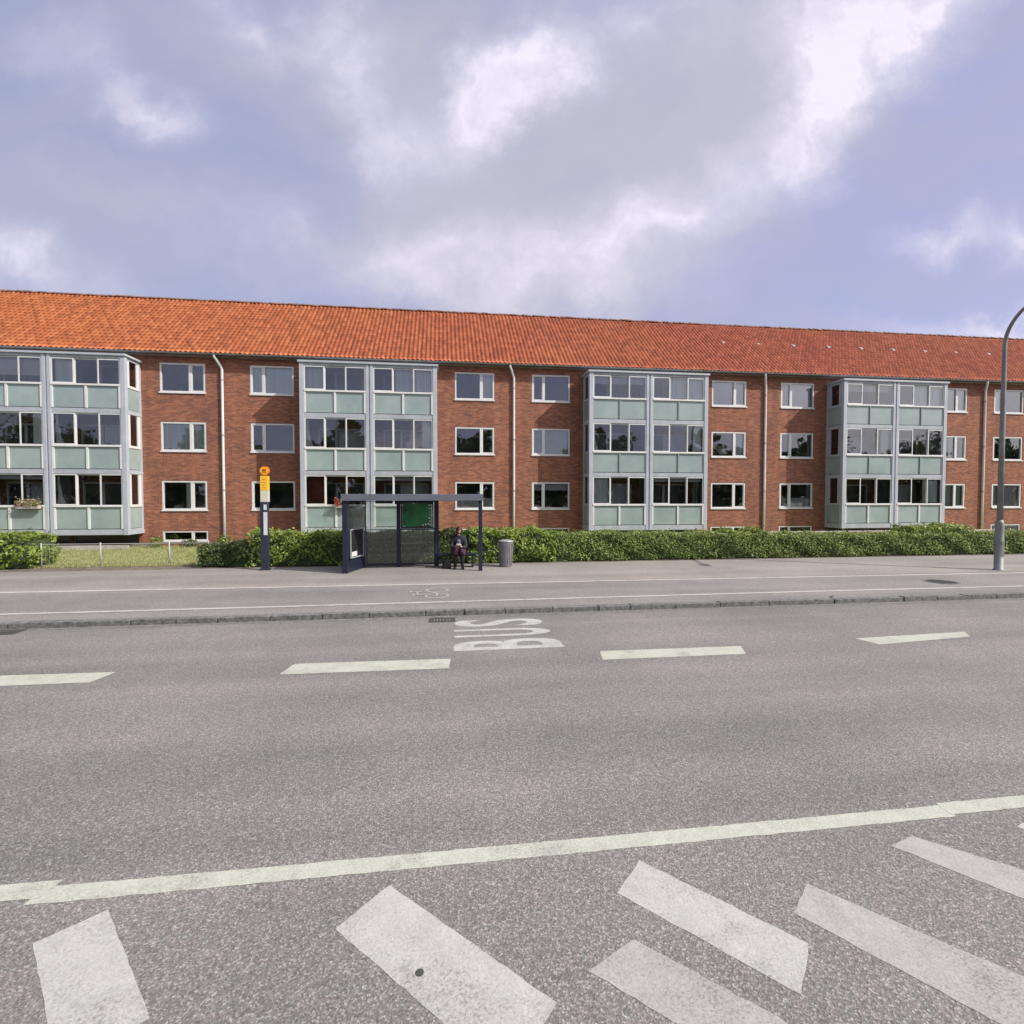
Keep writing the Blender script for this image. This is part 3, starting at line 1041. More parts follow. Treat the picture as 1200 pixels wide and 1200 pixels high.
for X0, bi in bays:
    X1 = X0 + BW
    q = MB()
    # slabs
    zz = [(0.80, 0.98), (3.52, 3.62), (6.18, 6.28)]
    for (za, zb) in zz:
        q.box(X0 + .02, X1 - .02, BY + .03, FY - .003, za, zb)
    # corner posts and centre post, running past the slabs
    for px in (X0, X1 - .2):
        q.box(px, px + .2, BY, BY + .2, .80, PT)
        q.box(px + .04, px + .16, FY - .14, FY - .004, .98, PT - .02)
    xm = X0 + BW / 2
    q.box(xm - .17, xm - .03, BY, BY + .2, .80, PT)
    q.box(xm + .03, xm + .17, BY, BY + .2, .80, PT)
    q.box(xm - .029, xm + .029, BY + .05, BY + .15, .80, PT)
    # roof of the tower with fascia
    q.box(X0 - .06, X1 + .06, BY - .06, FY - .003, PT, PT + .09)
    tower = q.build("balcony_tower", m_alu, bld, bevel=.008)
    # slab edges: fascia strips between the posts
    for (za, zb) in ((.82, 1.06), (3.50, 3.70), (6.16, 6.36), (8.53, 8.655)):
        for (xa, xb) in ((X0 + .2, xm - .17), (xm + .17, X1 - .2)):
            MB().box(xa, xb, BY + .02, BY + .14, za, zb).build("slab_edge", m_slabedge, tower)
        for xa in (X0 + .03, X1 - .12):
            MB().box(xa, xa + .09, BY + .2, FY - .14, za, zb).build("slab_edge", m_slabedge, tower)
    # dividing screen between neighbours
    MB().box(xm - .03, xm + .03, BY + .21, FY - .005, .99, 8.52).build("dividing_screen", m_slabedge, tower)
    # side glazing
    for xa, sg in ((X0 + .03, 1), (X1 - .12, -1)):
        for fz, tz in zip((1.06, 3.70, 6.36), (3.50, 6.16, 8.53)):
            zr = fz + 1.03
            MB().box(xa + .03, xa + .06, BY + .22, FY - .15, fz + .02, zr - .06).build("side_panel", m_frost, tower)
            s_ = MB()
            s_.box(xa, xa + .09, BY + .2, FY - .14, zr - .055, zr + .055)
            s_.box(xa + .01, xa + .08, BY + .21, BY + .40, zr + .055, tz)
            s_.box(xa + .01, xa + .08, FY - .36, FY - .15, zr + .055, tz)
            s_.build("side_window", m_white if bi < 2 else m_alu, tower)
            MB().box(xa + .042, xa + .048, BY + .40, FY - .36, zr + .055, tz).build("side_pane", m_bayglass, tower)
            if fz > 1.5 or sg == 1:
                nv_ = 14
                xi = xa + (.16 if sg == 1 else -.07)
                MB().add([(xi + .012 * math.sin(i * 1.7), BY + .3 + (FY - BY - .55) * i / nv_, z) for i in range(nv_ + 1) for z in (zr + .02, tz - .03)],
                         [(2 * i, 2 * i + 2, 2 * i + 3, 2 * i + 1) for i in range(nv_)]).build("side_curtain", m_blind, tower, smooth=True)
    for u in range(2):
        xa, xb = (X0 + .2, xm - .17) if u == 0 else (xm + .17, X1 - .2)
        for fi, (fz, tz) in enumerate(zip((1.06, 3.70, 6.36), (3.50, 6.16, 8.53))):
            zr = fz + 1.03                        # hand rail height
            mull = m_white if (bi < 2 or fi == 0) else m_frost_mull
            q = MB()
            # three sliding sashes on two tracks
            w3 = (xb - xa) / 3
            for k in range(3):
                yk = BY + (.03 if k != 1 else .075)
                a_, b_ = xa + k * w3 - (.025 if k == 1 else 0), xa + (k + 1) * w3 + (.025 if k == 1 else 0)
                frame_ring(q, a_ + .006, b_ - .006, zr + (.035 if k == 0 else -.005), tz - .01, yk, yk + .038, .05)
            gb_ = q.build("glazed_balcony", m_white, bld)
            q = MB()
            for k in range(3):
                yk = BY + (.049 if k != 1 else .094)
                a_, b_ = xa + k * w3 + .03, xa + (k + 1) * w3 - .03
                q.quad((a_, yk, zr + .06), (b_, yk, zr + .06), (b_, yk, tz - .04), (a_, yk, tz - .04))
            q.build("pane", m_bayglass, gb_)
            q = MB()
            q.box(xa + .002, xb - .002, BY - .02, BY + .028, zr - .05, zr + .03)
            q.box(xa + .002, xb - .002, BY + .028, BY + .13, zr - .05, zr - .008)
            q.build("hand_rail", m_white, gb_, bevel=.006)
            q = MB()
            q.box(xa + .05, xb - .05, BY + .045, BY + .06, fz + .03, zr - .055)
            q.build("parapet_panel", m_frost, gb_)
            xc = (xa + xb) / 2
            wds = .045 if mull is m_white else .028
            for px in (xa + .03, xc, xb - .03):
                if px == xc or mull is m_white:
                    MB().box(px - wds, px + wds, BY + .0, BY + .044, fz + .015, zr - .055).build("parapet_post", mull, gb_)
                else:
                    MB().box(px - wds, px + wds, BY + .025, BY + .044, fz + .03, zr - .055).build("parapet_post", mull, gb_)
            # back wall: door and window in one dark glazed opening, with frame
            da, db = X0 + .5 + u * 3.12, X0 + .5 + u * 3.12 + 2.2
            z0 = (0.98, 3.62, 6.34)[fi] + .05
            z1 = z0 + 2.15
            q = MB()
            frame_ring(q, da + .005, db - .005, z0 + .005, z1 - .005, FY + .02, FY + .1, .08)
            q.box(da + .8, da + .92, FY + .03, FY + .09, z0 + .085, z1 - .085)
            q.build("balcony_door", m_white, gb_)
            if (bi + u + fi) % 2 == 0:
                cloth(da + .95, db - .1, z0 + .1, z1 - .1, FY + .095, m_blind, "door_curtain", gb_, .006)
            MB().box(da + .05, db - .05, FY + .105, FY + .11, z0 + .05, z1 - .05).build("door_pane", m_door, gb_)
            k = CURB.get((bi, u, fi))
            yc = BY + .22
            if k == 'blind':
                MB().box(xa + w3 + .02, xb - .05, yc, yc + .012, tz - .78, tz - .02).build("roller_blind", m_white, gb_)
            elif k == 'blindhalf':
                MB().box(xa + .05, xb - .05, yc, yc + .012, tz - .40, tz - .02).build("roller_blind", m_blind, gb_)
            elif k == 'valance':
                MB().box(xa + .02, xb - .05, yc, yc + .012, tz - .24, tz - .02).build("roller_blind", m_blind, gb_)
            elif k == 'drape':
                v = []
                for i in range(13):
                    t_ = i / 12
                    z = tz - .02 - t_ * (tz - zr - .1)
                    wdt = .10 + .34 * max(0, t_ - .25) ** 1.5
                    for j in range(5):
                        v.append((xa + .03 + wdt * j / 4, yc + .02 * math.sin(j * 2.1 + i), z))
                MB().add(v, [(i * 5 + j, i * 5 + j + 1, i * 5 + j + 6, i * 5 + j + 5) for i in range(12) for j in range(4)]).build("curtain", m_curtain, gb_, smooth=True)
            elif k == 'net':
                cloth(xa + w3 * (1.1 if fi == 2 else 1.9), xb - .04, zr + .1, tz - .02, yc, m_curtain, "curtain", gb_, .035)
            elif k == 'side':
                cloth(xa + .04, xa + w3 * .95, zr + .1, tz - .02, yc, m_curtain, "curtain", gb_, .03)
            elif k == 'side2':
                cloth(xb - w3 * .55, xb - .04, zr + .1, tz - .02, yc, m_curtain, "curtain", gb_, .03)
            elif k == 'red':
                MB().box(xa + .06, xa + w3 * 1.0, yc + .25, yc + .27, fz + .05, tz - .02).build("red_screen", m_redwall, gb_)
    for u in range(2):
        xa, xb = X0 + .25 + u * 2.95, X0 + 3.05 + u * 2.95
        q = MB()
        frame_ring(q, xa + .005, xb - .005, .165, .785, FY + .06, FY + .12, .05)
        wb_ = q.build("shade_recess", m_frost_mull, bld)
        MB().quad((xa + .03, FY + .09, .19), (xb - .03, FY + .09, .19), (xb - .03, FY + .09, .76), (xa + .03, FY + .09, .76)).build("pane", m_door, wb_)  # near-black sheet painted in for the shade under the tower
# concrete edges of the light wells below the towers
for X0, bi in bays:
    b = MB()
    b.box(X0 + .1, X0 + BW - .1, BY + .1, BY + .22, .12, .34)
    b.build("light_well_edge", m_conc, bld)


# ------------------------------------------------------------------ foliage
def leaf_cloud(pts, nrm, size, m, name, parent, ratio=0.55):
    """leaf-shaped faces (six corners) at the given points, tilted about the given normals"""
    n = len(pts)
    nrm = nrm + rng.normal(0, .55, (n, 3))
    nrm /= np.linalg.norm(nrm, axis=1, keepdims=True) + 1e-9
    a = rng.normal(0, 1, (n, 3))
    a -= (a * nrm).sum(1, keepdims=True) * nrm
    a /= np.linalg.norm(a, axis=1, keepdims=True) + 1e-9
    c = np.cross(nrm, a)
    s = size * rng.uniform(.6, 1.3, (n, 1))
    shape = [(-1, 0), (-.35, -.8), (.4, -.7), (1, 0), (.4, .7), (-.35, .8)]
    V = np.stack([pts + a * s * u * .5 + c * s * w * .5 * ratio + nrm * s * (-.12 * abs(u)) for u, w in shape], 1).reshape(-1, 3)
    me = bpy.data.meshes.new(name)
    me.vertices.add(len(V))
    me.vertices.foreach_set('co', V.reshape(-1))
    me.loops.add(n * 6)
    me.loops.foreach_set('vertex_index', np.arange(n * 6))
    me.polygons.add(n)
    me.polygons.foreach_set('loop_start', np.arange(n) * 6)
    me.update(calc_edges=True)
    me.materials.append(m)
    o = bpy.data.objects.new(name, me)
    scene.collection.objects.link(o)
    if parent is not None:
        o.parent = parent
        o.matrix_parent_inverse = world_of(parent).inverted()
    return o


def snoise(x, y, k=0):
    return (np.sin(x * 1.7 + k) * np.cos(y * 2.3 + k * 2) + .6 * np.sin(x * 4.1 + y * 3.3 + k) + .4 * np.sin(x * 9.3 - y * 7.1 + k * 3)) / 2


def hedge(x0, x1, y0, y1, top0, top1, m, label, name='hedge', cat='hedge', dens=420, size=.085, rough=.10, taper=.15, group=None, core=True):
    L, D = x1 - x0, y1 - y0
    t_ = thing(name, label, cat, ((x0 + x1) / 2, (y0 + y1) / 2, PZ), group)
    k = random.random() * 9
    n = int(dens * L * (1.2 + D) * 1.7)
    # sample on the front, the top, the ends and the back
    w = np.array([1.15 * L, D * L * 1.1, .5 * L, D, D])
    ch = rng.choice(5, n, p=w / w.sum())
    u, vv = rng.random(n), rng.random(n)
    X = x0 + L * u
    tt = (X - x0) / L
    top = top0 + (top1 - top0) * tt
    T = top + rough * snoise(X, X * .6, k)
    Z = PZ + .03 + (T - PZ) * vv ** .9
    Y = np.full(n, y0)
    NX, NY, NZ = np.zeros(n), np.full(n, -1.0), np.full(n, .35)
    a = ch == 1
    Y[a] = y0 + D * vv[a]
    edge = np.minimum(vv[a], 1 - vv[a]) * 2
    Z[a] = T[a] - (1 - np.sqrt(np.clip(edge * 2, 0, 1))) * .14 + rng.normal(0, .03, a.sum())
    NY[a], NZ[a] = -.25, 1
    a = ch == 2
    Y[a] = y1
    NY[a] = 1
    for cidx, xe, sg in ((3, x0, -1), (4, x1, 1)):
        a = ch == cidx
        X[a] = xe
        Y[a] = y0 + D * u[a]
        T2 = (top0 if sg < 0 else top1)
        Z[a] = PZ + .03 + (T2 - PZ) * vv[a]
        NX[a], NY[a] = sg, -.3
    # bulging outline
    hgt = np.clip((Z - PZ) / np.maximum(T - PZ, .2), 0, 1.1)
    bul = rough * 1.3 * snoise(X * 1.1, Z * 2.2, k + 2) + taper * (-(hgt - .55) ** 2 * 1.6)
    depth = rng.exponential(.05, n)
    Y = Y + np.where(ch == 2, bul - depth, np.where(ch == 1, 0, -bul + depth))
    X = X + np.where(ch == 3, -bul + depth, np.where(ch == 4, bul - depth, 0))
    # young shoots that stick out of the top
    up = rng.random(n) < .05
    Z = Z + np.where(up & (ch == 1), rng.random(n) * .16, 0)
    leaf_cloud(np.stack([X, Y, Z], 1), np.stack([NX, NY, NZ], 1), size, m, "foliage", t_)
    # woody, shaded inside
    q = MB()
    nn = max(4, int(L / .3))
    v = []
    for i in range(nn + 1):
        Xc = x0 + .12 + (L - .24) * i / nn
        tp = (top0 + (top1 - top0) * i / nn) + rough * float(snoise(Xc, Xc * .6, k)) - .13
        v += [(Xc, y0 + .16, PZ + .02), (Xc, y0 + .14, tp - .08), (Xc, y0 + .26, tp), (Xc, y1 - .22, tp), (Xc, y1 - .12, tp - .1), (Xc, y1 - .14, PZ + .02)]
    fs = []
    for i in range(nn):
        for j in range(5):
            fs.append((i * 6 + j, (i + 1) * 6 + j, (i + 1) * 6 + j + 1, i * 6 + j + 1))
    fs += [(0, 1, 2, 3, 4, 5), tuple(nn * 6 + j for j in range(5, -1, -1))]
    q.add(v, fs).build("branches", m_twig, t_)
    return t_


hedge(4.0, 26.5, 18.35, 19.3, 1.13, .93, m_leaf_hedge, "long clipped green hedge running along the pavement to the lamp post", dens=430)
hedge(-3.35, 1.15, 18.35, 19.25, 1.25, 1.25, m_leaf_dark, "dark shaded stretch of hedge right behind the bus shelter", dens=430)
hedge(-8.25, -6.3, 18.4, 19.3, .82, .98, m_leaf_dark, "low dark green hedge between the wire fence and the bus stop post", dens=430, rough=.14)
hedge(-6.5, -3.2, 18.3, 19.4, 1.22, 1.2, m_leaf_bright, "light green leafy bush between bus stop post and shelter", 'bush', 'bush', rough=.18, size=.11, dens=330)
hedge(.95, 4.1, 18.3, 19.4, 1.28, 1.2, m_leaf_bright, "yellow green bush behind the litter bin", 'bush', 'bush', rough=.18, size=.11, dens=330)
hedge(10.9, 12.6, 18.55, 19.5, 1.12, 1.1, m_leaf_bright, "yellow green bush growing out of the long hedge opposite the third downpipe", 'bush', 'bush', rough=.2, size=.10, dens=330)
hedge(19.2, 21.9, 18.6, 19.7, 1.25, 1.22, m_leaf_bright, "tall light green bush in the long hedge below the last balcony tower", 'bush', 'bush', rough=.22, size=.11, dens=330)
hedge(-19.5, -13.55, 18.8, 20.2, 1.44, 1.12, m_leaf_bright, "bright green bush at the left end of the wire fence", 'bush', 'bush', rough=.22, size=.11, dens=330, taper=.5)


def shrub(x, y, r, h, m, label):
    t_ = thing('shrub', label, 'shrub', (x, y, .15), "small shrubs at the foot of the brick wall")
    n = 260
    d = rng.normal(0, 1, (n, 3))
    d /= np.linalg.norm(d, axis=1, keepdims=True)
    rad = rng.uniform(.55, 1.05, (n, 1))
    pts = np.array([x, y, .15 + h * .5]) + d * rad * np.array([r, r, h * .5])
    leaf_cloud(pts, d, .10, m, "foliage", t_)
    q = MB()
    for i in range(5):
        a = random.random() * 6.3
        q.tube([(x, y, .1), (x + r * .5 * math.cos(a), y + r * .5 * math.sin(a), .15 + h * .7)], [.015, .006], 5)
    q.build("stem", m_twig, t_)


shrub(-13.0, 25.3, .35, .55, m_leaf_hedge, "small green shrub below the left end of the left basement window")
shrub(-11.6, 25.4, .45, .40, m_leaf_dark, "low dark shrub below the middle of the left basement window")
shrub(-10.0, 25.2, .35, .65, m_leaf_hedge, "small shrub at the foot of the left downpipe")

# short grass on the open lawn
n = 26000
gx, gy = rng.uniform(-16.5, -7.5, n), rng.uniform(19.0, 25.9, n)
gz = np.array([lawn_z(a, c_) for a, c_ in zip(gx, gy)])
hh = rng.uniform(.03, .09, n)
ang = rng.uniform(0, 6.28, n)
w_ = .012
lean = rng.normal(0, .03, (n, 2))
V = np.stack([np.stack([gx - w_ * np.cos(ang), gy - w_ * np.sin(ang), gz - .01], 1),
              np.stack([gx + w_ * np.cos(ang), gy + w_ * np.sin(ang), gz - .01], 1),
              np.stack([gx + lean[:, 0], gy + lean[:, 1], gz + hh], 1)], 1).reshape(-1, 3)
me = bpy.data.meshes.new("grass")
me.from_pydata(V.tolist(), [], np.arange(n * 3).reshape(-1, 3).tolist())
me.materials.append(m_grass)
go = bpy.data.objects.new("grass", me)
scene.collection.objects.link(go)
tag(go, "short dry yellowish grass on the open lawn behind the wire fence", "grass", kind='stuff')

# woods across the street behind the camera: mirrored in the window panes
n = 15000
tx_ = rng.uniform(-62, 105, n)
crown = 9.5 + 3.0 * np.sin(tx_ * .33) + 1.6 * np.sin(tx_ * .91 + 1)
zz_ = 1.0 + (crown - 1.0) * rng.random(n) ** .8
yy_ = -27 + rng.normal(0, 1.6, n)
wo = leaf_cloud(np.stack([tx_, yy_, zz_], 1), np.tile([0, 1.0, .3], (n, 1)), 1.1, m_leaf_dark, "woods", None, 1.0)
tag(wo, "row of dense green trees across the street mirrored in the windows", "woods", kind='stuff')

# ------------------------------------------------------------------ low garden wall, wire fence
q = MB()
q.box(4.3, 27.5, 22.0, 22.18, .05, .80)
gw = thing("garden_wall", "low pale concrete garden wall showing just above the long hedge", "wall", (16, 22, 0))
q.build("wall", m_conc, gw)
MB().box(4.26, 27.54, 21.96, 22.22, .803, .86).build("coping", m_conc, gw)

fn = thing("wire_fence", "low thin wire fence along the open lawn between two bushes", "fence", (-11, 19.3, .1))
fx = [-13.5, -11.67, -9.48, -8.2]
for X in fx:
    MB().tube([(X, 19.3, .05), (X, 19.3, .92)], .024, 8).build("post", m_wire, fn, smooth=True)
MB().tube([(fx[0], 19.3, .88), (fx[-1], 19.3, .87)], .013, 6).build("rail", m_wire, fn)
q = MB()
for i in range(7):
    z = .16 + i * .115
    q.tube([(fx[0], 19.31, z), (fx[-1], 19.31, z)], .003, 4)
x = fx[0]
while x < fx[-1]:
    q.tube([(x, 19.313, .12), (x, 19.313, .88)], .0028, 4)
    x += .12
q.build("mesh_wire", m_wire, fn)

# ------------------------------------------------------------------ bus shelter
sh = thing("bus_shelter", "open dark blue bus shelter with flat roof, glass back and green poster", "bus shelter", (-1, 17.2, PZ))
zb_, zt = PZ, 2.37


def post(x, y, w, d):
    return MB().box(x - w / 2, x + w / 2, y - d / 2, y + d / 2, zb_, zt).build("post", m_navy, sh, bevel=.01)


post(-3.02, 16.5, .16, .16)
post(1.2, 16.5, .12, .12)
MB().box(-2.625, -2.575, 17.825, 17.875, zb_, zt).build('post', m_fascia, sh)
post(-1.5, 17.85, .13, .10)
post(-.22, 17.85, .16, .12)
q = MB()
q.box(-3.12, 1.28, 16.36, 16.42, 2.37, 2.58)
q.box(-3.12, 1.28, 17.94, 18.0, 2.37, 2.58)
q.box(-3.12, -3.06, 16.42, 17.94, 2.37, 2.58)
q.box(1.22, 1.28, 16.42, 17.94, 2.37, 2.58)
q.box(-3.06, 1.22, 16.42, 17.94, 2.43, 2.55)
q.build("roof", m_fascia, sh, bevel=.008)


def glass(p0, p1, z0, z1):
    (xa, ya), (xb, yb_) = p0, p1
    return MB().bar((xa, ya, (z0 + z1) / 2), (xb, yb_, (z0 + z1) / 2), .012, z1 - z0, (0, 0, 1)).build("glass_panel", m_shelterglass, sh)


glass((-2.55, 17.85), (-1.57, 17.85), .22, 2.34)
glass((-1.43, 17.85), (-.31, 17.85), .22, 2.34)
glass((-2.97, 16.6), (-2.63, 17.78), .48, 2.34)
MB().bar((-2.97, 16.6, .29), (-2.63, 17.78, .29), .05, .36).build('kick_panel', m_navy, sh)
for (xa, xb) in ((-2.55, -1.565), (-1.435, -.30)):
    for z in (.17, 1.36, 2.315):
        MB().box(xa, xb, 17.825, 17.875, z, z + (.05 if xa > -2 or z < 1 else .025)).build("glazing_bar", m_navy, sh)
# green poster behind the upper right pane, in a dark frame
q = MB()
frame_ring(q, -1.42, -.315, 1.42, 2.32, 17.775, 17.815, .05)
pf = q.build("poster_frame", m_black, sh)
MB().box(-1.36, -.375, 17.79, 17.80, 1.48, 2.26).build("poster", m_green, pf)
q = MB()
for k in range(7):
    z = 2.18 - k * .11
    q.box(-.47 + random.uniform(-.03, .02), -.41, 17.784, 17.788, z, z + .05)
for k in range(3):
    q.box(-.70 + k * .09, -.65 + k * .09, 17.784, 17.788, 1.50 + .02 * k, 1.56 + .02 * k)
q.build("poster_dots", m_paper, pf)
# timetable case on the angled side
dv = Vector((.34, 1.18, 0)).normalized()
nv = Vector((dv.y, -dv.x, 0))
P0 = Vector((-2.95, 16.66, 0)) + nv * .03
q = MB()


def sp(s, z, o=0.0):
    w = P0 + dv * s + nv * o
    return (w.x, w.y, z)


for (s0, z0, s1, z1) in ((.08, .55, .08, 1.45), (.98, .55, .98, 1.45)):
    q.bar(sp(s0, z0), sp(s1, z1), .03, .03, dv)
for z in (.55, 1.45):
    q.bar(sp(.095, z), sp(.965, z), .03, .03)
case = q.build("timetable_case", m_slabedge, sh)
MB().quad(sp(.1, .57, .012), sp(.96, .57, .012), sp(.96, 1.43, .012), sp(.1, 1.43, .012)).build("timetable", m_black, case)
MB().quad(sp(.12, .59, .018), sp(.50, .59, .018), sp(.50, .74, .018), sp(.12, .74, .018)).build("timetable_sheet", m_paper, case)
# bench
bench = MB().box(-.12, 1.10, 17.33, 17.69, PZ + .40, PZ + .428).build("bench", m_navy, sh)
for k in range(4):
    MB().box(-.15, 1.14, 17.30 + k * .11, 17.39 + k * .11, PZ + .43, PZ + .465).build("slat", m_navy, bench, bevel=.006)
for X in (.0, 1.0):
    MB().box(X - .025, X + .025, 17.34, 17.68, PZ, PZ + .398).build("bench_leg", m_navy, bench)

# ------------------------------------------------------------------ bus stop post
st = thing("bus_stop_post", "dark bus stop post with round yellow top and yellow plate", "bus stop", (-5.76, 17.62, PZ))
SX, SY = -5.74, 17.62
q = MB()
q.box(SX - .14, SX + .10, SY - .07, SY + .07, PZ, 2.32)
q.box(SX - .18, SX + .14, SY - .11, SY + .11, PZ, PZ + .06)
q.build("column", m_dkpost, st, bevel=.015)
MB().box(SX - .125, SX + .125, SY - .075, SY + .075, 2.70, 3.17).build("yellow_plate", m_yellow, st, bevel=.01)
MB().box(SX - .125, SX + .125, SY - .075, SY + .075, 2.325, 2.695).build("pale_plate", m_pale, st, bevel=.01)
q = MB()
v, n = [], 28
for yy in (SY - .05, SY + .05):
    for k in range(n):
        a = 2 * math.pi * k / n
        v.append((SX + .145 * math.cos(a), yy, 3.34 + .145 * math.sin(a)))
q.add(v, [tuple(range(n - 1, -1, -1)), tuple(range(n, 2 * n))] + [(k, (k + 1) % n, n + (k + 1) % n, n + k) for k in range(n)])
disc = q.build("round_sign", m_orange, st)
q = MB()
v = []
for yy in (SY - .056, SY - .051):
    for k in range(n):
        a = 2 * math.pi * k / n
        v.append((SX + .115 * math.cos(a), yy, 3.34 + .115 * math.sin(a)))
q.add(v, [tuple(range(n - 1, -1, -1))] + [(k, (k + 1) % n, n + (k + 1) % n, n + k) for k in range(n)])
q.build("sign_face", m_yellow, disc)
# small bus pictogram on the face
q = MB()
q.box(SX - .06, SX + .06, SY - .060, SY - .0565, 3.33, 3.39)
q.box(SX - .06, SX + .06, SY - .060, SY - .0565, 3.285, 3.31)
for k in (-.035, .035):
    q.box(SX + k - .012, SX + k + .012, SY - .060, SY - .0565, 3.26, 3.284)
q.build("pictogram", m_redwall, disc)
q = MB()
for k in range(4):
    q.box(SX - .05, SX + .05 - .02 * (k % 2), SY - .079, SY - .0765, 2.78 + k * .09, 2.80 + k * .09)
q.build("route_marks", m_galv_dk, st)
MB().box(SX - .03, SX + .085, SY - .085, SY - .072, 1.25, 2.0).build("timetable", m_paper, st)
MB().box(SX - .02, SX + .07, SY - .085, SY - .072, 2.07, 2.24).build("number_plate", m_paper, st)

# ------------------------------------------------------------------ lamp post
lp = thing("street_lamp", "tall grey steel street lamp with curved arm on the pavement", "street lamp", (18, 14.4, PZ))
LX, LY = 18.0, 14.4
MB().lathe([(.15, PZ), (.15, PZ + .02), (.122, PZ + .035), (.118, 1.55), (.11, 1.65), (.082, 1.74)], LX, LY, 20).build("base", m_galv_dk, lp, smooth=True)
pts = [(LX, LY, 1.7), (LX, LY, 4.5), (LX, LY, 7.35)]
rad = [.082, .072, .058]
rr = 1.25
for k in range(1, 11):
    a = R(9 * k) * .93
    pts.append((LX, LY - rr * (1 - math.cos(a)), 7.35 + rr * math.sin(a)))
    rad.append(.058 - .0015 * k)
e = Vector(pts[-1])
d_ = (e - Vector(pts[-2])).normalized()
pts.append(tuple(e + d_ * 1.0))
rad.append(.042)
MB().tube(pts, rad, 14).build("pole", m_galv_dk, lp, smooth=True)
e = e + d_ * 1.0
q = MB()
v = []
for s, w, h in ((0, .05, .05), (.12, .13, .08), (.45, .17, .10), (.70, .12, .07), (.78, .04, .03)):
    c_ = e + d_ * s
    v += [(c_.x - w, c_.y, c_.z - h * .4), (c_.x + w, c_.y, c_.z - h * .4), (c_.x + w * .6, c_.y, c_.z + h), (c_.x - w * .6, c_.y, c_.z + h)]
fs = [(3, 2, 1, 0), (16, 17, 18, 19)]
for i in range(4):
    for k in range(4):
        fs.append((i * 4 + k, i * 4 + (k + 1) % 4, i * 4 + 4 + (k + 1) % 4, i * 4 + 4 + k))
q.add(v, fs).build("lamp_head", m_galv_dk, lp, smooth=False, bevel=.01)
MB().box(LX - .05, LX + .05, LY - .127, LY - .115, .55, 1.05).build("hatch", m_galv_dk, lp)

# ------------------------------------------------------------------ litter bin
bn = thing("litter_bin", "round grey metal litter bin standing beside the shelter", "litter bin", (2.14, 17.4, PZ))
cx, cy = 2.14, 17.4
MB().lathe([(.19, PZ), (.20, PZ + .02), (.245, .93), (.25, .95)], cx, cy, 28).build("body", m_bin, bn, smooth=True)
q = MB()
for k in range(24):
    a = 2 * math.pi * k / 24
    q.bar((cx + .205 * math.cos(a), cy + .205 * math.sin(a), PZ + .05), (cx + .25 * math.cos(a), cy + .25 * math.sin(a), .90), .02, .03,
          (math.cos(a), math.sin(a), 0))
q.build("slat", m_bin, bn)
MB().lathe([(.255, .951), (.27, .955), (.27, .985), (.24, 1.0), (.12, 1.03)], cx, cy, 28).build("lid", m_galv, bn, smooth=True)

# ------------------------------------------------------------------ flower boxes on balcony rails


def flower_box(x0, x1, z, label, petals):
    t_ = thing("flower_box", label, "flower box", ((x0 + x1) / 2, BY - .1, z), "flower boxes on the balcony rails")
    MB().box(x0, x1, BY - .20, BY - .05, z, z + .15).build("trough", m_conc, t_, bevel=.01)
    n = int(420 * (x1 - x0))
    P = np.stack([rng.uniform(x0, x1, n), BY - .12 + rng.normal(0, .07, n), z + .12 + np.abs(rng.normal(0, .13, n))], 1)
    leaf_cloud(P, np.tile([0, -.6, .6], (n, 1)), .07, m_leaf_hedge, "leaves", t_)
    n = int(260 * (x1 - x0))
    P = np.stack([rng.uniform(x0, x1, n), BY - .17 + rng.normal(0, .06, n), z + .12 + np.abs(rng.normal(.06, .12, n))], 1)
    leaf_cloud(P, np.tile([0, -.8, .5], (n, 1)), .07, petals, "blossoms", t_, 1.0)


flower_box(-4.95, -4.35, 1.98, "flower box full of red blossoms on the balcony rail by the shelter", m_flower)
flower_box(-18.1, -17.2, 1.98, "flower box with faded pinkish plants on the leftmost ground floor balcony", m_faded)

# ------------------------------------------------------------------ person waiting on the bench
m_skin = M1("skin", (0.48, 0.27, 0.19), 0.6)
m_hair = M1("dark_hair", (0.045, 0.014, 0.012), 0.55, var=0.3, vscale=30)
m_jacket = M1("navy_jacket", (0.016, 0.016, 0.03), 0.85, var=0.4, vscale=9)
m_shirt = M1("blue_shirt", (0.12, 0.13, 0.20), 0.85, var=0.2)
m_skirt = M1("plum_skirt", (0.05, 0.014, 0.03), 0.85, var=0.3)
m_tights = M1("black_tights", (0.014, 0.012, 0.014), 0.8)
m_shoe = M1("black_shoe", (0.012, 0.011, 0.012), 0.4)
m_phone = M1("white_phone", (0.65, 0.62, 0.66), 0.3)
m_bag = M1("black_bag", (0.016, 0.018, 0.017), 0.6)
PX, PY = .52, 17.47
per = thing("person", "person in a dark jacket sitting hunched on the shelter bench looking at a phone", "person", (PX, PY, PZ))


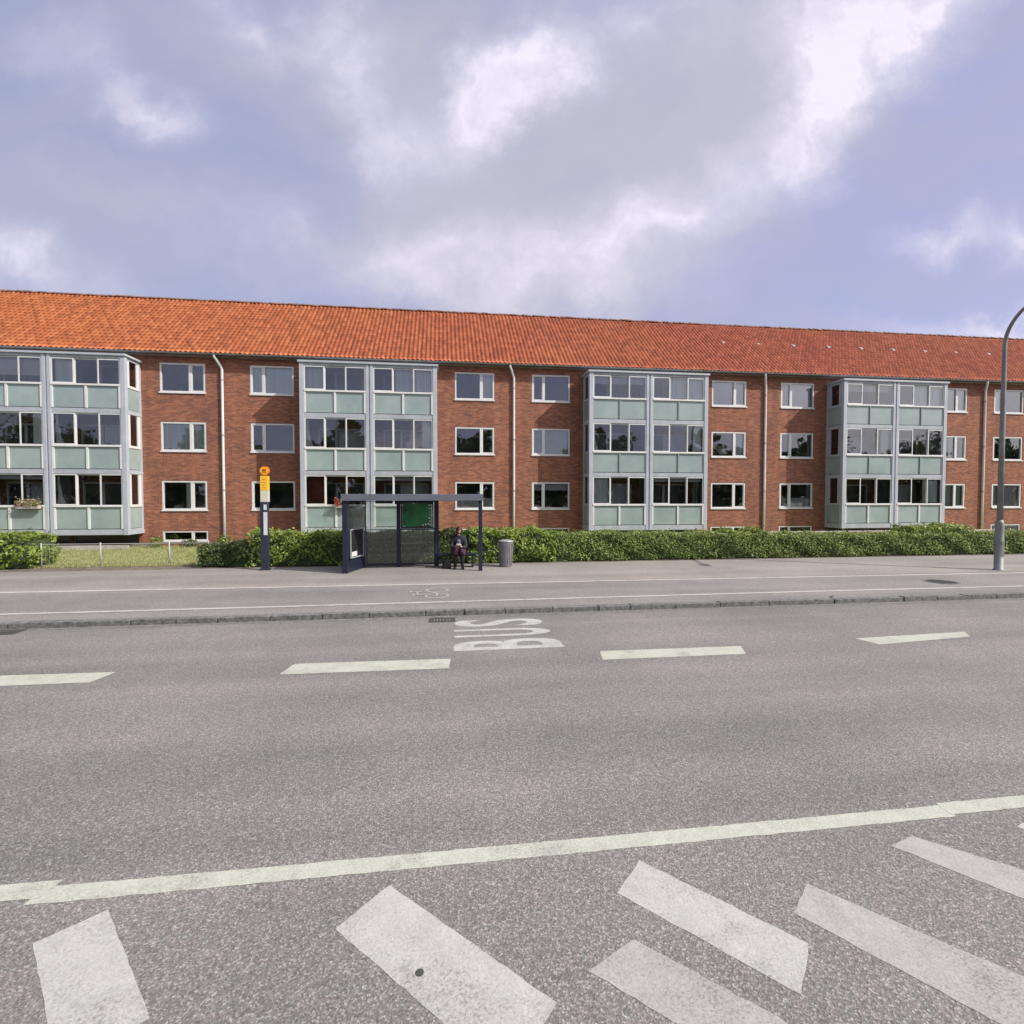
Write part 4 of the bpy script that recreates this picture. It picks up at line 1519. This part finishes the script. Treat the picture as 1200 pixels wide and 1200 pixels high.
def skinned(name, verts, edges, radii, m, parent, sub=2, root=0):
    me = bpy.data.meshes.new(name)
    me.from_pydata([Vector(v_) for v_ in verts], edges, [])
    o = bpy.data.objects.new(name, me)
    scene.collection.objects.link(o)
    md = o.modifiers.new("skin", 'SKIN')
    md.use_smooth_shade = True
    for i, r in enumerate(radii):
        sv = me.skin_vertices[0].data[i]
        sv.radius = r if isinstance(r, tuple) else (r, r)
        sv.use_root = (i == root)
    sb = o.modifiers.new("sub", 'SUBSURF')
    sb.levels = sb.render_levels = sub
    dg = bpy.context.evaluated_depsgraph_get()
    me2 = bpy.data.meshes.new_from_object(o.evaluated_get(dg))
    me2.name = name
    bpy.data.objects.remove(o)
    me2.materials.clear()
    me2.materials.append(m)
    me2.polygons.foreach_set('material_index', [0] * len(me2.polygons))
    me2.polygons.foreach_set('use_smooth', [True] * len(me2.polygons))
    ob = bpy.data.objects.new(name, me2)
    scene.collection.objects.link(ob)
    ob.parent = parent
    ob.matrix_parent_inverse = world_of(parent).inverted()
    return ob


seat = PZ + .465
hip = seat + .10
J = {'pel': (PX, PY, hip), 'waist': (PX, PY - .04, hip + .20), 'chest': (PX, PY - .12, hip + .40), 'neck': (PX, PY - .19, hip + .54),
     'head': (PX + .01, PY - .24, hip + .62)}
verts = [J['pel'], J['waist'], J['chest'], J['neck'], J['head']]
edges = [(0, 1), (1, 2), (2, 3), (3, 4)]
radii = [(.15, .13), (.135, .11), (.155, .11), (.055, .055), (.06, .06)]


def chain(start, pts_, rads):
    prev = start
    for q_, r_ in zip(pts_, rads):
        verts.append(q_)
        radii.append(r_)
        edges.append((prev, len(verts) - 1))
        prev = len(verts) - 1
    return prev


hands = {}
for sg in (-1, 1):
    chain(0, [(PX + sg * .09, PY - .03, hip - .01), (PX + sg * .13, PY - .42, hip + .0), (PX + sg * .12, PY - .50, hip - .04), (PX + sg * .12, PY - .46, PZ + .30),
              (PX + sg * .12, PY - .43, PZ + .09), (PX + sg * .125, PY - .47, PZ + .05), (PX + sg * .14, PY - .60, PZ + .035)],
          [.10, .072, .066, .055, .04, .042, .032])
    hands[sg] = chain(2, [(PX + sg * .19, PY - .13, hip + .43), (PX + sg * .235, PY - .16, hip + .19), (PX + sg * .215, PY - .27, hip + .12), (PX + sg * .07, PY - .38, hip + .17),
                          (PX + sg * .045, PY - .41, hip + .19)],
                      [.068, .05, .045, .03, .028])
body = skinned("body", verts, edges, radii, m_skin, per)
# clothing as shells a little larger than the body
jv, je, jr = [J['pel'], J['waist'], J['chest'], (PX, PY - .18, hip + .51), (PX, PY - .205, hip + .575)], [(0, 1), (1, 2), (2, 3), (3, 4)], [(.185, .16), (.175, .15), (.20, .145), (.115, .10), (.085, .08)]
verts, edges, radii = jv, je, jr
for sg in (-1, 1):
    chain(2, [(PX + sg * .19, PY - .13, hip + .43), (PX + sg * .24, PY - .16, hip + .19), (PX + sg * .22, PY - .27, hip + .12), (PX + sg * .09, PY - .365, hip + .165)],
          [.10, .078, .07, .05])
skinned("jacket", verts, edges, radii, m_jacket, per)
verts, edges, radii = [(PX, PY - .20, hip + .42), (PX, PY - .19, hip + .24)], [(0, 1)], [(.075, .085), (.085, .085)]
skinned("shirt", verts, edges, radii, m_shirt, per)
verts, edges, radii = [(PX, PY, hip - .0)], [], [(.19, .155)]
for sg in (-1, 1):
    chain(0, [(PX + sg * .09, PY - .05, hip), (PX + sg * .125, PY - .40, hip + .005), (PX + sg * .12, PY - .52, hip - .03), (PX + sg * .12, PY - .52, hip - .13)], [.13, .11, .105, .10])
skinned("skirt", verts, edges, radii, m_skirt, per)
for sg in (-1, 1):
    verts, edges, radii = [(PX + sg * .12, PY - .49, hip - .05)], [], [.085]
    chain(0, [(PX + sg * .12, PY - .465, PZ + .30), (PX + sg * .12, PY - .435, PZ + .11), (PX + sg * .122, PY - .45, PZ + .06)], [.072, .056, .056])
    skinned("stocking", verts, edges, radii, m_tights, per)
    verts, edges, radii = [(PX + sg * .12, PY - .42, PZ + .06)], [], [.055]
    chain(0, [(PX + sg * .13, PY - .52, PZ + .05), (PX + sg * .145, PY - .64, PZ + .042)], [.05, .042])
    skinned("shoe", verts, edges, radii, m_shoe, per)
# head: shaped ball with brow, nose, chin, ears; hair as a cap falling to the shoulders
HC = Vector((PX + .01, PY - .27, hip + .70))
tilt = Matrix.Rotation(R(28), 4, 'X') @ Matrix.Rotation(R(8), 4, 'Z')


def ball(fn, nu=28, nv=20):
    v, f = [], []
    for j in range(nv + 1):
        th = math.pi * j / nv
        for i in range(nu):
            ph = 2 * math.pi * i / nu
            d = Vector((math.sin(th) * math.sin(ph), -math.sin(th) * math.cos(ph), math.cos(th)))
            v.append(HC + tilt @ fn(d))
    for j in range(nv):
        for i in range(nu):
            a, c_ = j * nu + i, j * nu + (i + 1) % nu
            f.append((a, a + nu, c_ + nu, c_))
    return MB().add(v, f)


def headfn(d):
    q_ = Vector((d.x * .074, d.y * .095, d.z * .115))
    if d.y < 0:
        k_ = -d.y
        q_.x *= 1 - .18 * max(0, -d.z)
        nose = math.exp(-(d.x / .16) ** 2 - ((d.z + .12) / .22) ** 2) * k_
        q_.y -= .022 * nose
        for sx_ in (-1, 1):
            q_.y += .010 * math.exp(-((d.x - sx_ * .38) / .18) ** 2 - ((d.z - .1) / .13) ** 2)
        q_.y -= .008 * math.exp(-(d.x / .3) ** 2 - ((d.z + .75) / .2) ** 2)
        q_.y -= .005 * math.exp(-(d.x / .3) ** 2 - ((d.z + .5) / .1) ** 2)
    for sx_ in (-1, 1):
        q_.x += sx_ * .016 * math.exp(-((d.x - sx_) / .25) ** 2 - ((d.y - .1) / .2) ** 2 - (d.z / .25) ** 2)
    return q_


ball(headfn).build("head", m_skin, per, smooth=True)


def hairfn(d):
    q_ = Vector((d.x * .096, d.y * .115 + .012, d.z * .13 + .012))
    front = d.y < -.25 and d.z < .45
    if front and abs(d.x) < .62:
        q_ *= .70
    elif d.z < 0:
        q_.z -= .13 * min(1, -d.z * 1.2)
        q_.x *= 1.05
    return q_


ball(hairfn).build("hair", m_hair, per, smooth=True)
# eyes and mouth
for sx_ in (-1, 1):
    c_ = HC + tilt @ Vector((sx_ * .028, -.088, .012))
    MB().lathe([(.002, c_.z - .006), (.009, c_.z - .003), (.009, c_.z + .003), (.002, c_.z + .006)], c_.x, c_.y, 8).build("eye", m_black, per)
c_ = HC + tilt @ Vector((0, -.093, -.055))
MB().box(c_.x - .02, c_.x + .02, c_.y - .004, c_.y + .004, c_.z - .004, c_.z + .004).build("mouth", m_redwall, per)
# hands: palm with four fingers and a thumb, closed round the phone
for sg in (-1, 1):
    w = Vector((PX + sg * .05, PY - .405, hip + .185))
    verts, edges, radii = [tuple(w), tuple(w + Vector((-sg * .012, -.045, .018)))], [(0, 1)], [.024, .026]
    for k, L in enumerate((.062, .072, .068, .05)):
        o_ = w + Vector((sg * (.022 - .016 * k), -.06, .03 - .002 * k))
        chain(1, [tuple(o_), tuple(o_ + Vector((-sg * .010, -.55 * L, .45 * L))), tuple(o_ + Vector((-sg * .028, -.6 * L, .85 * L)))], [.0095, .0085, .007])
    chain(0, [tuple(w + Vector((-sg * .028, -.015, .022))), tuple(w + Vector((-sg * .034, -.045, .045)))], [.011, .009])
    skinned("hand", verts, edges, radii, m_skin, per, 1)
ph_ = thing("phone", "pale phone held in both hands by the sitting person", "phone", (PX, PY - .5, hip + .2))
MB().bar((PX - .075, PY - .475, hip + .245), (PX + .075, PY - .475, hip + .245), .085, .01, (0, -.6, .8)).build("case", m_phone, ph_, bevel=.003)
MB().bar((PX - .068, PY - .4665, hip + .2505), (PX + .068, PY - .4665, hip + .2505), .072, .002, (0, -.6, .8)).build("screen", m_black, ph_)

# dark bag beside the feet
bgt = thing("bag", "black soft shoulder bag standing on the ground beside the sitting person", "bag", (.14, 17.12, PZ))
v = []
for z, w, d in ((0, .10, .08), (.03, .13, .10), (.2, .125, .08), (.31, .10, .04), (.34, .08, .025)):
    for k in range(16):
        a = 2 * math.pi * k / 16
        v.append((.14 + w * math.copysign(abs(math.cos(a)) ** .6, math.cos(a)), 17.12 + d * math.copysign(abs(math.sin(a)) ** .6, math.sin(a)), PZ + z))
fs = [tuple(range(15, -1, -1)), tuple(64 + k for k in range(16))]
for i in range(4):
    for k in range(16):
        fs.append((i * 16 + k, i * 16 + (k + 1) % 16, i * 16 + 16 + (k + 1) % 16, i * 16 + 16 + k))
MB().add(v, fs).build("body", m_bag, bgt, smooth=True)
MB().tube([(.14 - .07 * math.cos(R(a)), 17.12, PZ + .33 + .22 * math.sin(R(a))) for a in range(0, 181, 15)], .012, 6).build("strap", m_bag, bgt, smooth=True)

m_drybrown = M1("dry_leaf", (0.16, 0.06, 0.03), 0.8)
# a dry leaf on the kerb edge
q = MB().quad((9.1, 11.0, PZ + .004), (9.17, 10.95, PZ + .02), (9.24, 11.0, PZ + .05), (9.18, 11.06, PZ + .02))
tag(q.build("fallen_leaf", m_drybrown), "single dry brown leaf lying on the pavement beside the kerb", "leaf")
